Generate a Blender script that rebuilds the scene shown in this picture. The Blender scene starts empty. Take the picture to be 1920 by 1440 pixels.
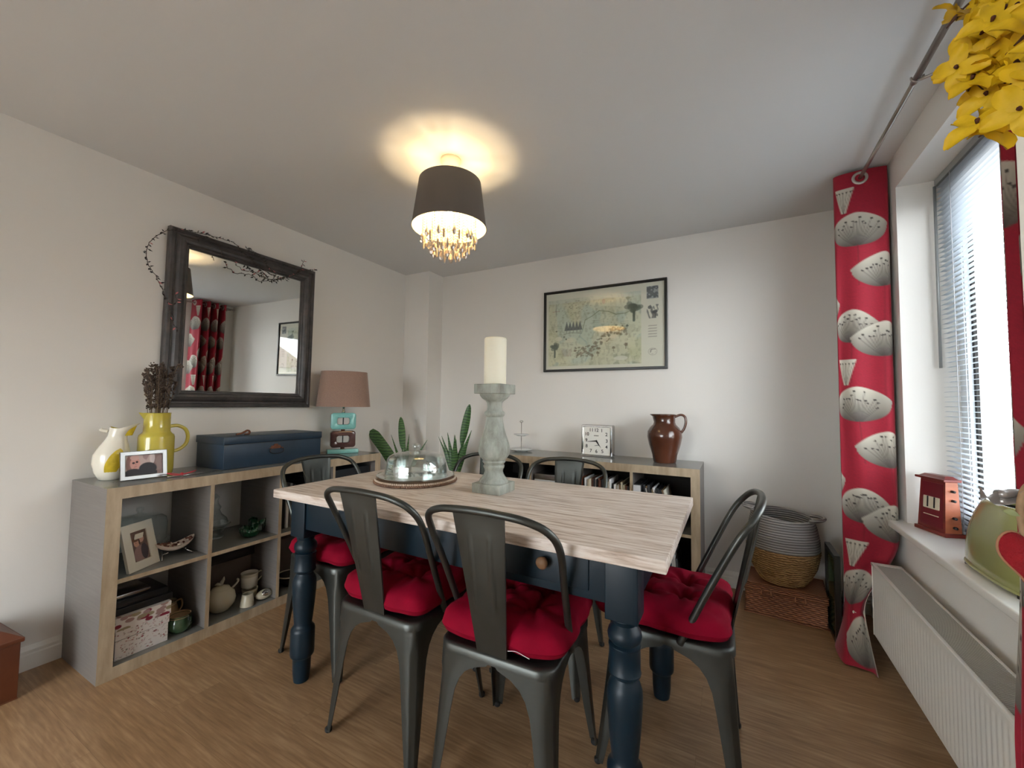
import bpy, bmesh, math, random
import numpy as np
from mathutils import Vector, Matrix, Euler
random.seed(7); rng = np.random.default_rng(7)
PI = math.pi
sc = bpy.context.scene
COL = sc.collection

# ------------------------------------------------------------------ camera, world, exposure
CAM = Vector((2.6776, 0.0, 1.1611)); YAW, PITCH, ROLL, FPX = -0.4946, 0.0486, 0.0117, 761.8
def cam_basis():
    cy, sy, cp, sp = math.cos(YAW), math.sin(YAW), math.cos(PITCH), math.sin(PITCH)
    f = Vector((sy*cp, cy*cp, sp)); r = Vector((cy, -sy, 0)); u = r.cross(f)
    c, s = math.cos(ROLL), math.sin(ROLL)
    return c*r + s*u, -s*r + c*u, f
CR, CU, CF = cam_basis()
cd = bpy.data.cameras.new('camera'); cam = bpy.data.objects.new('camera', cd); COL.objects.link(cam)
m = Matrix(((CR.x, CU.x, -CF.x), (CR.y, CU.y, -CF.y), (CR.z, CU.z, -CF.z))).to_4x4()
m.translation = CAM; cam.matrix_world = m
cd.sensor_width = 36; cd.sensor_fit = 'HORIZONTAL'; cd.lens = FPX/1920*36; cd.clip_start = 0.02
sc.camera = cam
world = bpy.data.worlds.new('world'); sc.world = world; world.use_nodes = True
wb = world.node_tree.nodes['Background']; wb.inputs[0].default_value = (0.90, 0.965, 1.0, 1); wb.inputs[1].default_value = 6.0
vs = sc.view_settings; vs.view_transform = 'Standard'; vs.look = 'None'; vs.gamma = 1; vs.exposure = 1.35
try: vs.use_curve_mapping = False
except Exception: pass

def portal(name, loc, rot, sx, sy):
    l = bpy.data.lights.new(name, 'AREA'); l.shape = 'RECTANGLE'; l.size = sx; l.size_y = sy
    o = bpy.data.objects.new(name, l); COL.objects.link(o); o.location = loc; o.rotation_euler = rot
    l.cycles.is_portal = True
    return o
# daylight: the window on the right wall and a guessed door added behind the camera
portal('daylight_window', (3.64, 1.72, 1.42), (0, PI/2, 0), 1.55, 1.54)
portal('daylight_added_door', (1.15, -2.28, 0.95), (-PI/2, 0, 0), 1.7, 1.8)

# ------------------------------------------------------------------ colour and materials
def lin(c): return c/12.92 if c <= 0.04045 else ((c+0.055)/1.055)**2.4
def S(r, g, b): return (lin(r/255), lin(g/255), lin(b/255), 1)
def nodes(name):
    m = bpy.data.materials.new(name); m.use_nodes = True
    nt = m.node_tree; return m, nt, nt.nodes['Principled BSDF']
def add(nt, t, **kw):
    n = nt.nodes.new(t)
    for k, v in kw.items(): setattr(n, k, v)
    return n
def ramp(nt, stops):
    r = add(nt, 'ShaderNodeValToRGB'); e = r.color_ramp.elements
    while len(e) < len(stops): e.new(0.5)
    for i, (p, c) in enumerate(stops): e[i].position = p; e[i].color = c
    return r
def mat(name, col, rough=0.5, metal=0.0, noise=0.0, nscale=30, bump=0.0, bscale=200, coat=0.0, stretch=(1, 1, 1), col2=None, sheen=0.0, spec=0.5, trans=0.0, sss=0.0):
    m, nt, b = nodes(name)
    b.inputs['Base Color'].default_value = col; b.inputs['Roughness'].default_value = rough
    b.inputs['Metallic'].default_value = metal; b.inputs['Coat Weight'].default_value = coat
    b.inputs['Sheen Weight'].default_value = sheen; b.inputs['Specular IOR Level'].default_value = spec
    b.inputs['Transmission Weight'].default_value = trans
    tc = add(nt, 'ShaderNodeTexCoord'); mp = add(nt, 'ShaderNodeMapping'); mp.inputs['Scale'].default_value = stretch
    nt.links.new(tc.outputs['Object'], mp.inputs['Vector'])
    if noise > 0 or col2 is not None:
        n = add(nt, 'ShaderNodeTexNoise'); n.inputs['Scale'].default_value = nscale; n.inputs['Detail'].default_value = 5
        nt.links.new(mp.outputs[0], n.inputs['Vector'])
        if col2 is None:
            col2 = tuple(min(1, c*(1+noise)) for c in col[:3])+(1,); c1 = tuple(c*(1-noise) for c in col[:3])+(1,)
        else: c1 = col
        r = ramp(nt, [(0.3, c1), (0.7, col2)]); nt.links.new(n.outputs['Fac'], r.inputs[0]); nt.links.new(r.outputs[0], b.inputs['Base Color'])
    if bump > 0:
        n2 = add(nt, 'ShaderNodeTexNoise'); n2.inputs['Scale'].default_value = bscale; n2.inputs['Detail'].default_value = 3
        nt.links.new(mp.outputs[0], n2.inputs['Vector'])
        bp = add(nt, 'ShaderNodeBump'); bp.inputs['Strength'].default_value = bump; bp.inputs['Distance'].default_value = 0.004
        nt.links.new(n2.outputs['Fac'], bp.inputs['Height']); nt.links.new(bp.outputs[0], b.inputs['Normal'])
    return m
def thin_glass(name, tint=(1, 1, 1, 1), ior=1.45, rough=0.02, extra=0.0):
    m = bpy.data.materials.new(name); m.use_nodes = True; nt = m.node_tree; nt.nodes.clear()
    o = add(nt, 'ShaderNodeOutputMaterial'); mx = add(nt, 'ShaderNodeMixShader')
    t = add(nt, 'ShaderNodeBsdfTransparent'); t.inputs[0].default_value = tint
    g = add(nt, 'ShaderNodeBsdfGlossy'); g.inputs['Roughness'].default_value = rough; g.inputs[0].default_value = (1, 1, 1, 1)
    lw = add(nt, 'ShaderNodeLayerWeight'); lw.inputs['Blend'].default_value = 0.5
    pw = add(nt, 'ShaderNodeMath', operation='POWER'); pw.inputs[1].default_value = 4.0; ma = add(nt, 'ShaderNodeMath', operation='MULTIPLY_ADD'); ma.inputs[1].default_value = 0.85; ma.inputs[2].default_value = 0.045+extra*0.4
    nt.links.new(lw.outputs['Facing'], pw.inputs[0]); nt.links.new(pw.outputs[0], ma.inputs[0]); nt.links.new(ma.outputs[0], mx.inputs[0]); nt.links.new(t.outputs[0], mx.inputs[1]); nt.links.new(g.outputs[0], mx.inputs[2])
    nt.links.new(mx.outputs[0], o.inputs[0]); return m
def attr_mat(name, rough=0.6, sheen=0.0, bump=0.0, bscale=600, spec=0.5):
    m, nt, b = nodes(name)
    a = add(nt, 'ShaderNodeVertexColor', layer_name='Col'); nt.links.new(a.outputs[0], b.inputs['Base Color'])
    b.inputs['Roughness'].default_value = rough; b.inputs['Sheen Weight'].default_value = sheen; b.inputs['Specular IOR Level'].default_value = spec
    if bump:
        n = add(nt, 'ShaderNodeTexNoise'); n.inputs['Scale'].default_value = bscale
        tc = add(nt, 'ShaderNodeTexCoord'); nt.links.new(tc.outputs['Object'], n.inputs['Vector'])
        bp = add(nt, 'ShaderNodeBump'); bp.inputs['Strength'].default_value = bump; bp.inputs['Distance'].default_value = 0.002
        nt.links.new(n.outputs['Fac'], bp.inputs['Height']); nt.links.new(bp.outputs[0], b.inputs['Normal'])
    return m
def emit(name, col, s):
    m = bpy.data.materials.new(name); m.use_nodes = True; nt = m.node_tree; nt.nodes.clear()
    o = add(nt, 'ShaderNodeOutputMaterial'); e = add(nt, 'ShaderNodeEmission'); e.inputs[0].default_value = col; e.inputs[1].default_value = s
    nt.links.new(e.outputs[0], o.inputs[0]); return m

def floor_mat():
    m, nt, b = nodes('oak_floor'); L = nt.links
    tc = add(nt, 'ShaderNodeTexCoord')
    br = add(nt, 'ShaderNodeTexBrick'); br.offset = 0.37; br.inputs['Scale'].default_value = 1
    br.inputs['Brick Width'].default_value = 1.28; br.inputs['Row Height'].default_value = 0.192
    br.inputs['Mortar Size'].default_value = 0.0004; br.inputs['Mortar Smooth'].default_value = 0.3
    br.inputs['Color1'].default_value = (0.1, 0.1, 0.1, 1); br.inputs['Color2'].default_value = (0.9, 0.9, 0.9, 1)
    L.new(tc.outputs['Object'], br.inputs['Vector'])
    off = add(nt, 'ShaderNodeVectorMath', operation='MULTIPLY_ADD'); off.inputs[1].default_value = (3.1, 7.7, 5.3)
    L.new(br.outputs['Color'], off.inputs[0]); L.new(tc.outputs['Object'], off.inputs[2])
    mp = add(nt, 'ShaderNodeMapping'); mp.inputs['Scale'].default_value = (1.1, 6.5, 1); L.new(off.outputs[0], mp.inputs['Vector'])
    n1 = add(nt, 'ShaderNodeTexNoise'); n1.inputs['Scale'].default_value = 1.5; n1.inputs['Detail'].default_value = 2; n1.inputs['Distortion'].default_value = 0.6
    L.new(mp.outputs[0], n1.inputs['Vector'])
    mul = add(nt, 'ShaderNodeMath', operation='MULTIPLY'); mul.inputs[1].default_value = 60; L.new(n1.outputs['Fac'], mul.inputs[0])
    sn = add(nt, 'ShaderNodeMath', operation='SINE'); L.new(mul.outputs[0], sn.inputs[0])
    mp2 = add(nt, 'ShaderNodeMapping'); mp2.inputs['Scale'].default_value = (5, 70, 1); L.new(off.outputs[0], mp2.inputs['Vector'])
    n2 = add(nt, 'ShaderNodeTexNoise'); n2.inputs['Scale'].default_value = 1.6; n2.inputs['Detail'].default_value = 5; L.new(mp2.outputs[0], n2.inputs['Vector'])
    n3 = add(nt, 'ShaderNodeTexNoise'); n3.inputs['Scale'].default_value = 2.2; n3.inputs['Detail'].default_value = 3; L.new(mp.outputs[0], n3.inputs['Vector'])
    a1 = add(nt, 'ShaderNodeMath', operation='MULTIPLY_ADD'); a1.inputs[1].default_value = 0.038; L.new(sn.outputs[0], a1.inputs[0]); L.new(n2.outputs['Fac'], a1.inputs[2])
    a2 = add(nt, 'ShaderNodeMath', operation='MULTIPLY_ADD'); a2.inputs[1].default_value = 0.40; L.new(n3.outputs['Fac'], a2.inputs[0]); L.new(a1.outputs[0], a2.inputs[2])
    a3 = add(nt, 'ShaderNodeMath', operation='MULTIPLY_ADD'); a3.inputs[1].default_value = 0.12; L.new(br.outputs['Color'], a3.inputs[0]); L.new(a2.outputs[0], a3.inputs[2])
    r = ramp(nt, [(0.36, S(126, 96, 66)), (0.74, S(158, 124, 90)), (1.10, S(180, 148, 112))])
    r.color_ramp.elements[2].position = 1.0
    L.new(a3.outputs[0], r.inputs[0])
    mx = add(nt, 'ShaderNodeMix', data_type='RGBA'); L.new(br.outputs['Fac'], mx.inputs[0]); L.new(r.outputs[0], mx.inputs[6]); mx.inputs[7].default_value = S(116, 86, 58)
    L.new(mx.outputs[2], b.inputs['Base Color'])
    rr = ramp(nt, [(0.3, (0.36,)*3+(1,)), (0.8, (0.5,)*3+(1,))]); L.new(n2.outputs['Fac'], rr.inputs[0]); L.new(rr.outputs[0], b.inputs['Roughness'])
    bp = add(nt, 'ShaderNodeBump'); bp.inputs['Strength'].default_value = 0.12; bp.inputs['Distance'].default_value = 0.002
    L.new(a1.outputs[0], bp.inputs['Height']); L.new(bp.outputs[0], b.inputs['Normal'])
    return m
def streak_mat(name, stops, sc=(3, 60, 60), rough=0.5, bump=0.15, det=5, nsc=1.3):
    m, nt, b = nodes(name); L = nt.links
    tc = add(nt, 'ShaderNodeTexCoord'); mp = add(nt, 'ShaderNodeMapping'); mp.inputs['Scale'].default_value = sc; L.new(tc.outputs['Object'], mp.inputs['Vector'])
    n = add(nt, 'ShaderNodeTexNoise'); n.inputs['Scale'].default_value = nsc; n.inputs['Detail'].default_value = det; n.inputs['Roughness'].default_value = 0.62; n.inputs['Distortion'].default_value = 0.15
    L.new(mp.outputs[0], n.inputs['Vector']); r = ramp(nt, stops); L.new(n.outputs['Fac'], r.inputs[0]); L.new(r.outputs[0], b.inputs['Base Color'])
    b.inputs['Roughness'].default_value = rough
    bp = add(nt, 'ShaderNodeBump'); bp.inputs['Strength'].default_value = bump; bp.inputs['Distance'].default_value = 0.003
    L.new(n.outputs['Fac'], bp.inputs['Height']); L.new(bp.outputs[0], b.inputs['Normal'])
    return m
def weave_mat(name, c1, c2, scale=(60, 60, 60), rough=0.7, bump=0.8, dirn='Z', wscale=1.0, dist=2.0):
    m, nt, b = nodes(name); L = nt.links
    tc = add(nt, 'ShaderNodeTexCoord'); mp = add(nt, 'ShaderNodeMapping'); mp.inputs['Scale'].default_value = scale; L.new(tc.outputs['Object'], mp.inputs['Vector'])
    w = add(nt, 'ShaderNodeTexWave', bands_direction=dirn); w.inputs['Scale'].default_value = wscale; w.inputs['Distortion'].default_value = dist; w.inputs['Detail'].default_value = 2
    L.new(mp.outputs[0], w.inputs['Vector']); r = ramp(nt, [(0.15, c1), (0.75, c2)]); L.new(w.outputs['Fac'], r.inputs[0]); L.new(r.outputs[0], b.inputs['Base Color'])
    b.inputs['Roughness'].default_value = rough
    bp = add(nt, 'ShaderNodeBump'); bp.inputs['Strength'].default_value = bump; bp.inputs['Distance'].default_value = 0.004
    L.new(w.outputs['Fac'], bp.inputs['Height']); L.new(bp.outputs[0], b.inputs['Normal'])
    return m
def brick_mat():
    m, nt, b = nodes('red_brick'); tc = add(nt, 'ShaderNodeTexCoord'); mp = add(nt, 'ShaderNodeMapping'); mp.inputs['Rotation'].default_value = (PI/2, 0, PI/2)
    br = add(nt, 'ShaderNodeTexBrick'); br.inputs['Scale'].default_value = 4; br.inputs['Color1'].default_value = S(190, 120, 85); br.inputs['Color2'].default_value = S(165, 95, 70); br.inputs['Mortar'].default_value = S(190, 180, 165)
    nt.links.new(tc.outputs['Object'], mp.inputs[0]); nt.links.new(mp.outputs[0], br.inputs['Vector']); nt.links.new(br.outputs['Color'], b.inputs['Base Color']); return m

M = {}
M['wall'] = mat('wall_paint', S(228, 224, 218), 0.85, bump=0.05, bscale=300)
M['ceiling'] = mat('ceiling_paint', S(216, 215, 213), 0.9, bump=0.04, bscale=300)
M['white_gloss'] = mat('white_gloss_paint', S(236, 233, 226), 0.35)
M['floor'] = floor_mat()
M['upvc'] = mat('white_frame', S(235, 237, 238), 0.3)
M['pane'] = thin_glass('window_glass')
M['frame_glass'] = thin_glass('frame_glass')
M['dome_glass'] = thin_glass('cut_glass', (0.90, 0.94, 0.93, 1), rough=0.03, extra=0.35)
M['glass'] = thin_glass('clear_glass', (0.93, 0.96, 0.95, 1), extra=0.12)
M['oak_edge'] = streak_mat('oak_edge', [(0.3, S(158, 138, 112)), (0.7, S(196, 178, 152))], (14, 14, 3), 0.5, 0.05)
M['shelf_grey'] = mat('shelf_grey', S(116, 110, 106), 0.38, noise=0.10, nscale=6, stretch=(3, 1, 20))
M['cell_shade'] = mat('dark_cell_shade', S(42, 39, 37), 0.7)  # near-black colour standing in for the shade deep in the cells
M['shelf_top'] = mat('shelf_top_grey', S(122, 122, 118), 0.22, noise=0.06, nscale=6)
M['table_top'] = streak_mat('whitewashed_oak', [(0.24, S(136, 112, 98)), (0.40, S(196, 176, 160)), (0.52, S(224, 210, 199)), (0.75, S(244, 238, 231))], (2.8, 32, 32), 0.42, 0.35, 6, 2.4)
M['navy'] = mat('navy_paint', S(12, 32, 44), 0.40, spec=0.35, noise=0.12, nscale=12, bump=0.04, bscale=60)
M['navy_chest'] = mat('navy_chest_paint', S(28, 48, 66), 0.42, noise=0.22, nscale=7, bump=0.1, bscale=40)
M['gunmetal'] = mat('gunmetal', S(78, 80, 77), 0.38, metal=0.8, noise=0.05, nscale=20)
M['red_cushion'] = mat('crimson_velvet', S(134, 0, 34), 0.85, noise=0.10, nscale=14, bump=0.15, bscale=500, spec=0.15)
M['red_piping'] = mat('crimson_thread', S(140, 8, 34), 0.8)
M['mirror'] = mat('mirror_glass', (0.86, 0.87, 0.85, 1), 0.01, metal=1.0)
M['mirror_frame'] = streak_mat('distressed_grey_frame', [(0.35, S(52, 50, 50)), (0.62, S(78, 72, 70)), (0.8, S(98, 80, 72))], (9, 9, 9), 0.45, 0.15)
M['black_frame'] = mat('black_frame', S(26, 24, 20), 0.3)
M['cream_paint'] = mat('cream_paint', S(222, 216, 200), 0.5)
M['silver_frame'] = mat('brushed_silver', S(128, 128, 126), 0.26, metal=1.0)
M['steel'] = mat('steel', S(190, 188, 185), 0.25, metal=1.0)
M['chrome'] = mat('chrome', S(196, 196, 196), 0.10, metal=1.0)
M['brass'] = mat('aged_copper', S(120, 78, 60), 0.45, metal=0.8, noise=0.2, nscale=60)
M['dark_iron'] = mat('dark_iron', S(40, 42, 46), 0.5, metal=0.5)
M['yellow_glaze'] = mat('yellow_glaze', S(198, 182, 76), 0.16, noise=0.04, nscale=18, coat=0.4)
M['white_glaze'] = mat('white_glaze', S(232, 226, 210), 0.15, coat=0.3)
M['cream_glaze'] = mat('cream_glaze', S(205, 196, 172), 0.2, coat=0.3)
M['lemon_patch'] = mat('lemon_patch', S(205, 178, 50), 0.2, noise=0.15, nscale=50)
M['turquoise'] = mat('turquoise_glaze', S(132, 196, 190), 0.14, noise=0.05, nscale=90, coat=0.5)
M['brown_glaze'] = mat('plum_brown_glaze', S(92, 62, 60), 0.15, noise=0.08, nscale=70, coat=0.5)
M['shade_pink'] = mat('dusky_suede', S(148, 120, 106), 0.85, noise=0.10, nscale=160, bump=0.1, bscale=500, sheen=0.3)
M['stoneware'] = mat('brown_stoneware', S(84, 46, 30), 0.18, noise=0.35, nscale=5, coat=0.5)
M['holder'] = streak_mat('distressed_grey_green_wood', [(0.25, S(108, 104, 94)), (0.5, S(154, 158, 148)), (0.75, S(190, 194, 184))], (14, 14, 5), 0.55, 0.2)
M['wax'] = mat('ivory_wax', S(240, 234, 212), 0.45)
M['wick'] = mat('wick', S(50, 45, 40), 0.9)
M['leaf'] = None
M['basket_grey'] = weave_mat('grey_rope', S(124, 120, 117), S(180, 176, 172), (1, 1, 1), 0.85, 1.0, 'Z', 24, 0.6)
M['basket_straw'] = weave_mat('straw_braid', S(126, 92, 56), S(206, 166, 112), (1, 1, 1), 0.85, 1.0, 'Z', 26, 6)
M['wicker'] = weave_mat('brown_wicker', S(96, 52, 34), S(190, 128, 92), (1, 1, 1), 0.45, 1.0, 'Z', 30, 3)
M['wicker_top'] = weave_mat('brown_wicker_lid', S(110, 64, 40), S(184, 122, 82), (1, 1, 1), 0.4, 0.9, 'Y', 28, 3)
M['radiator'] = mat('radiator_enamel', S(222, 218, 210), 0.35)
M['grille'] = mat('radiator_grille', S(180, 176, 168), 0.5)
M['dark_gap'] = mat('dark_gap', S(58, 54, 50), 0.8)
M['blind'] = mat('aluminium_slat', S(196, 204, 212), 0.35)
M['blind_rail'] = mat('blind_rail', S(150, 152, 152), 0.4, metal=0.3)
M['cord'] = mat('pale_cord', S(200, 200, 205), 0.8)
M['pole'] = mat('brushed_pole', S(165, 158, 150), 0.28, metal=0.9)
M['lining'] = mat('curtain_lining', S(206, 198, 184), 0.9)
M['curtain'] = attr_mat('printed_cotton', 0.8, 0.15, 0.15, 500)
M['printed'] = attr_mat('printed_paper', 0.5)
M['shade_out'] = mat('grey_satin_shade', S(96, 88, 82), 0.6)
M['shade_in'] = mat('cream_shade_lining', S(250, 238, 205), 0.6)
M['ceramic_white'] = mat('white_plastic', S(235, 225, 205), 0.4)
M['bulb'] = emit('bulb_glow', (1.0, 0.78, 0.45, 1), 60)
M['crystal'] = thin_glass('crystal', (0.90, 0.84, 0.76, 1), rough=0.04, extra=0.30)
M['crystal_smoke'] = mat('smoked_crystal', S(190, 178, 168), 0.05, metal=0.45, coat=0.6)
M['calendar_wood'] = mat('red_stained_wood', S(118, 42, 34), 0.3, noise=0.2, nscale=12, stretch=(1, 1, 6))
M['calendar_side'] = mat('orange_stained_wood', S(160, 88, 58), 0.35, noise=0.15, nscale=12, stretch=(1, 1, 6))
M['calendar_face'] = mat('calendar_face_red', S(108, 20, 32), 0.35)
M['card_cream'] = mat('card_cream', S(215, 205, 180), 0.6)
M['ink'] = mat('black_ink', S(22, 22, 24), 0.6)
M['green_enamel'] = mat('pale_green_enamel', S(150, 150, 92), 0.22, noise=0.04, nscale=10, coat=0.5)
M['dial_white'] = mat('dial_white', S(236, 234, 226), 0.4)
M['void'] = mat('dark_inside', S(24, 26, 18), 0.9)
M['rubber'] = mat('rubber', S(30, 28, 26), 0.8)
M['petal'] = mat('yellow_petal', S(224, 184, 16), 0.6, noise=0.10, nscale=40)
M['stamen'] = mat('brown_stamen', S(82, 40, 20), 0.7)
M['stem'] = mat('woody_stem', S(86, 56, 44), 0.8, noise=0.2, nscale=60)
M['felt'] = mat('red_felt', S(150, 18, 30), 0.95, noise=0.15, nscale=60, bump=0.5, bscale=400)
M['felt_edge'] = mat('tan_edge', S(170, 120, 90), 0.9)
M['ribbon'] = mat('silver_ribbon', S(170, 164, 160), 0.3, metal=0.5)
M['spot_ribbon'] = mat('spotted_green_ribbon', S(160, 170, 120), 0.5)
M['jute'] = mat('jute', S(160, 130, 100), 0.9, noise=0.2, nscale=80)
M['lavender'] = mat('dried_lavender', S(92, 76, 66), 0.9, noise=0.3, nscale=120)
M['lavender_stalk'] = mat('dried_stalk', S(120, 100, 76), 0.9)
M['twig'] = mat('dark_twig', S(70, 56, 50), 0.8)
M['twig_leaf'] = mat('dark_dried_leaf', S(48, 46, 44), 0.8)
M['twig_pink'] = mat('pink_bud', S(190, 110, 110), 0.8)
M['red_ribbon'] = mat('red_satin', S(200, 50, 66), 0.4)
M['box_black'] = mat('black_card', S(30, 30, 32), 0.35)
M['box_grey'] = mat('grey_card', S(120, 106, 98), 0.7)
M['green_glaze'] = mat('green_glaze', S(52, 74, 50), 0.18, noise=0.35, nscale=30, coat=0.5)
M['tan_glaze'] = mat('tan_glaze', S(170, 140, 105), 0.25, noise=0.1, nscale=25)
M['green_glass'] = mat('dark_green_glass', S(8, 60, 36), 0.06, coat=0.8, spec=0.8)
M['pebble'] = mat('brown_pebble', S(110, 66, 50), 0.5, noise=0.4, nscale=60)
M['shell'] = mat('pearl_shell', S(222, 205, 190), 0.25)
M['wood_brown'] = mat('leather_brown', S(110, 60, 38), 0.4, noise=0.25, nscale=6)
M['wood_brown_edge'] = mat('worn_brown_edge', S(140, 92, 66), 0.5)
M['paper'] = mat('white_paper', S(225, 224, 225), 0.7)
M['terracotta'] = mat('terracotta', S(150, 90, 64), 0.8)
M['soil'] = mat('soil', S(44, 34, 26), 1.0)
M['stool'] = mat('stool_wood', S(120, 88, 60), 0.6)
M['brick'] = brick_mat()
M['grass'] = mat('paving', S(128, 126, 124), 0.95, noise=0.2, nscale=3)
M['roof'] = mat('roof_tile', S(96, 70, 60), 0.8, noise=0.2, nscale=5)
M['mat_brown'] = mat('braided_mat', S(128, 98, 80), 0.85, noise=0.25, nscale=120)
M['mat_light'] = mat('braided_mat_light', S(196, 176, 158), 0.85)
M['china'] = mat('white_china', S(226, 228, 226), 0.15)
M['grommet'] = mat('pewter_ring', S(196, 190, 182), 0.3, metal=0.7)
def leaf_mat():
    m, nt, b = nodes('sansevieria_leaf'); L = nt.links
    tc = add(nt, 'ShaderNodeTexCoord'); w = add(nt, 'ShaderNodeTexWave', bands_direction='Z'); w.inputs['Scale'].default_value = 14; w.inputs['Distortion'].default_value = 6; w.inputs['Detail'].default_value = 3
    L.new(tc.outputs['Object'], w.inputs['Vector']); r = ramp(nt, [(0.1, S(44, 74, 42)), (0.9, S(82, 118, 66))]); L.new(w.outputs['Fac'], r.inputs[0]); L.new(r.outputs[0], b.inputs['Base Color'])
    b.inputs['Roughness'].default_value = 0.4; return m
M['leaf'] = leaf_mat()

# ------------------------------------------------------------------ mesh builder
class MB:
    def __init__(s): s.v = []; s.f = []; s.mi = []; s.sm = []
    def _add(s, vs, fs, mi=0, smooth=False, T=None):
        o = len(s.v)
        s.v += [tuple(T @ Vector(p)) if T else tuple(p) for p in vs]
        for i, f in enumerate(fs):
            s.f.append([o+k for k in f]); s.mi.append(mi[i] if isinstance(mi, (list, tuple)) else mi); s.sm.append(smooth)
        return s
    def box(s, a, b, mi=0, T=None, bev=0.0):
        x0, y0, z0 = [min(p, q) for p, q in zip(a, b)]; x1, y1, z1 = [max(p, q) for p, q in zip(a, b)]
        if bev <= 0:
            vs = [(x0,y0,z0),(x1,y0,z0),(x1,y1,z0),(x0,y1,z0),(x0,y0,z1),(x1,y0,z1),(x1,y1,z1),(x0,y1,z1)]
            # faces: bottom, top, -y, +x, +y, -x
            return s._add(vs, [(0,3,2,1),(4,5,6,7),(0,1,5,4),(1,2,6,5),(2,3,7,6),(3,0,4,7)], mi, False, T)
        bm = bmesh.new(); bmesh.ops.create_cube(bm, size=1)
        for v in bm.verts: v.co = Vector((x0+(v.co.x+.5)*(x1-x0), y0+(v.co.y+.5)*(y1-y0), z0+(v.co.z+.5)*(z1-z0)))
        bmesh.ops.bevel(bm, geom=bm.edges[:], offset=bev, segments=3, profile=0.5, affect='EDGES')
        bm.verts.index_update()
        vs = [tuple(v.co) for v in bm.verts]; fs = [tuple(v.index for v in f.verts) for f in bm.faces]
        if isinstance(mi, (list, tuple)):
            ms = []
            for f in bm.faces:
                n = f.normal; a_ = [abs(n.x), abs(n.y), abs(n.z)]; k = a_.index(max(a_))
                ms.append(mi[{(2,0):0,(2,1):1,(1,0):2,(0,1):3,(1,1):4,(0,0):5}[(k, int(n[k] > 0))]])
            mi = ms
        bm.free(); return s._add(vs, fs, mi, True, T)
    def lathe(s, prof, n=48, mi=0, T=None, cap=True, smooth=True, sx=1, sy=1):
        vs = []; fs = []
        for (r, z) in prof:
            for k in range(n): a = 2*PI*k/n; vs.append((r*math.cos(a)*sx, r*math.sin(a)*sy, z))
        m_ = len(prof)
        for i in range(m_-1):
            for k in range(n): k2 = (k+1) % n; fs.append((i*n+k, i*n+k2, (i+1)*n+k2, (i+1)*n+k))
        if cap:
            if prof[0][0] > 1e-5: fs.append(tuple(range(n-1, -1, -1)))
            if prof[-1][0] > 1e-5: fs.append(tuple((m_-1)*n+k for k in range(n)))
        return s._add(vs, fs, mi, smooth, T)
    def cyl(s, p, q, r, r2=None, n=20, mi=0, smooth=True, T=None):
        return s.tube([p, q], [r, r if r2 is None else r2], n, mi, T=T, smooth=smooth)
    def tube(s, pts, r, n=10, mi=0, closed=False, T=None, smooth=True, flat=1.0):
        P = [Vector(p) for p in pts]; N = len(P); R = r if isinstance(r, (list, tuple)) else [r]*N
        vs = []; fs = []; prev = None
        for i in range(N):
            t = (P[(i+1) % N]-P[i-1]) if closed else (P[min(i+1, N-1)]-P[max(i-1, 0)])
            if t.length < 1e-9: t = Vector((0, 0, 1))
            t.normalize()
            if prev is None:
                u = t.cross(Vector((0, 0, 1)));
                if u.length < 1e-3: u = t.cross(Vector((0, 1, 0)))
            else: u = prev - t*prev.dot(t)
            u.normalize(); prev = u; w = t.cross(u)
            for k in range(n): a = 2*PI*k/n; vs.append(P[i]+u*(R[i]*math.cos(a))+w*(R[i]*math.sin(a)*flat))
        M_ = N if closed else N-1
        for i in range(M_):
            j = (i+1) % N
            for k in range(n): k2 = (k+1) % n; fs.append((i*n+k, i*n+k2, j*n+k2, j*n+k))
        if not closed: fs.append(tuple(range(n-1, -1, -1))); fs.append(tuple((N-1)*n+k for k in range(n)))
        return s._add(vs, fs, mi, smooth, T)
    def sphere(s, c, r, n=12, mi=0, sc=(1, 1, 1), T=None):
        prof = [(max(1e-6, r*math.sin(PI*i/(n//2+2))), -r*math.cos(PI*i/(n//2+2))) for i in range(n//2+3)]
        vs = []; fs = []
        for (rr, z) in prof:
            for k in range(n): a = 2*PI*k/n; vs.append((c[0]+rr*math.cos(a)*sc[0], c[1]+rr*math.sin(a)*sc[1], c[2]+z*sc[2]))
        for i in range(len(prof)-1):
            for k in range(n): k2 = (k+1) % n; fs.append((i*n+k, i*n+k2, (i+1)*n+k2, (i+1)*n+k))
        return s._add(vs, fs, mi, True, T)
    def grid(s, P, mi=0, smooth=True, closed_u=False, T=None, flip=False):
        nr = len(P); nc = len(P[0]); vs = [p for row in P for p in row]; fs = []
        for i in range(nr-1):
            for j in range(nc if closed_u else nc-1):
                k = (j+1) % nc; q = (i*nc+j, i*nc+k, (i+1)*nc+k, (i+1)*nc+j); fs.append(q[::-1] if flip else q)
        return s._add(vs, fs, mi, smooth, T)
    def prism(s, outline, z0, z1, mi=0, T=None, smooth=False, mi_side=None):
        n = len(outline); vs = [(x, y, z0) for x, y in outline]+[(x, y, z1) for x, y in outline]
        fs = [tuple(range(n-1, -1, -1)), tuple(range(n, 2*n))]+[(i, (i+1) % n, n+(i+1) % n, n+i) for i in range(n)]
        ms = mi if mi_side is None else [mi, mi]+[mi_side]*n
        return s._add(vs, fs, ms, smooth, T)
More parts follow.
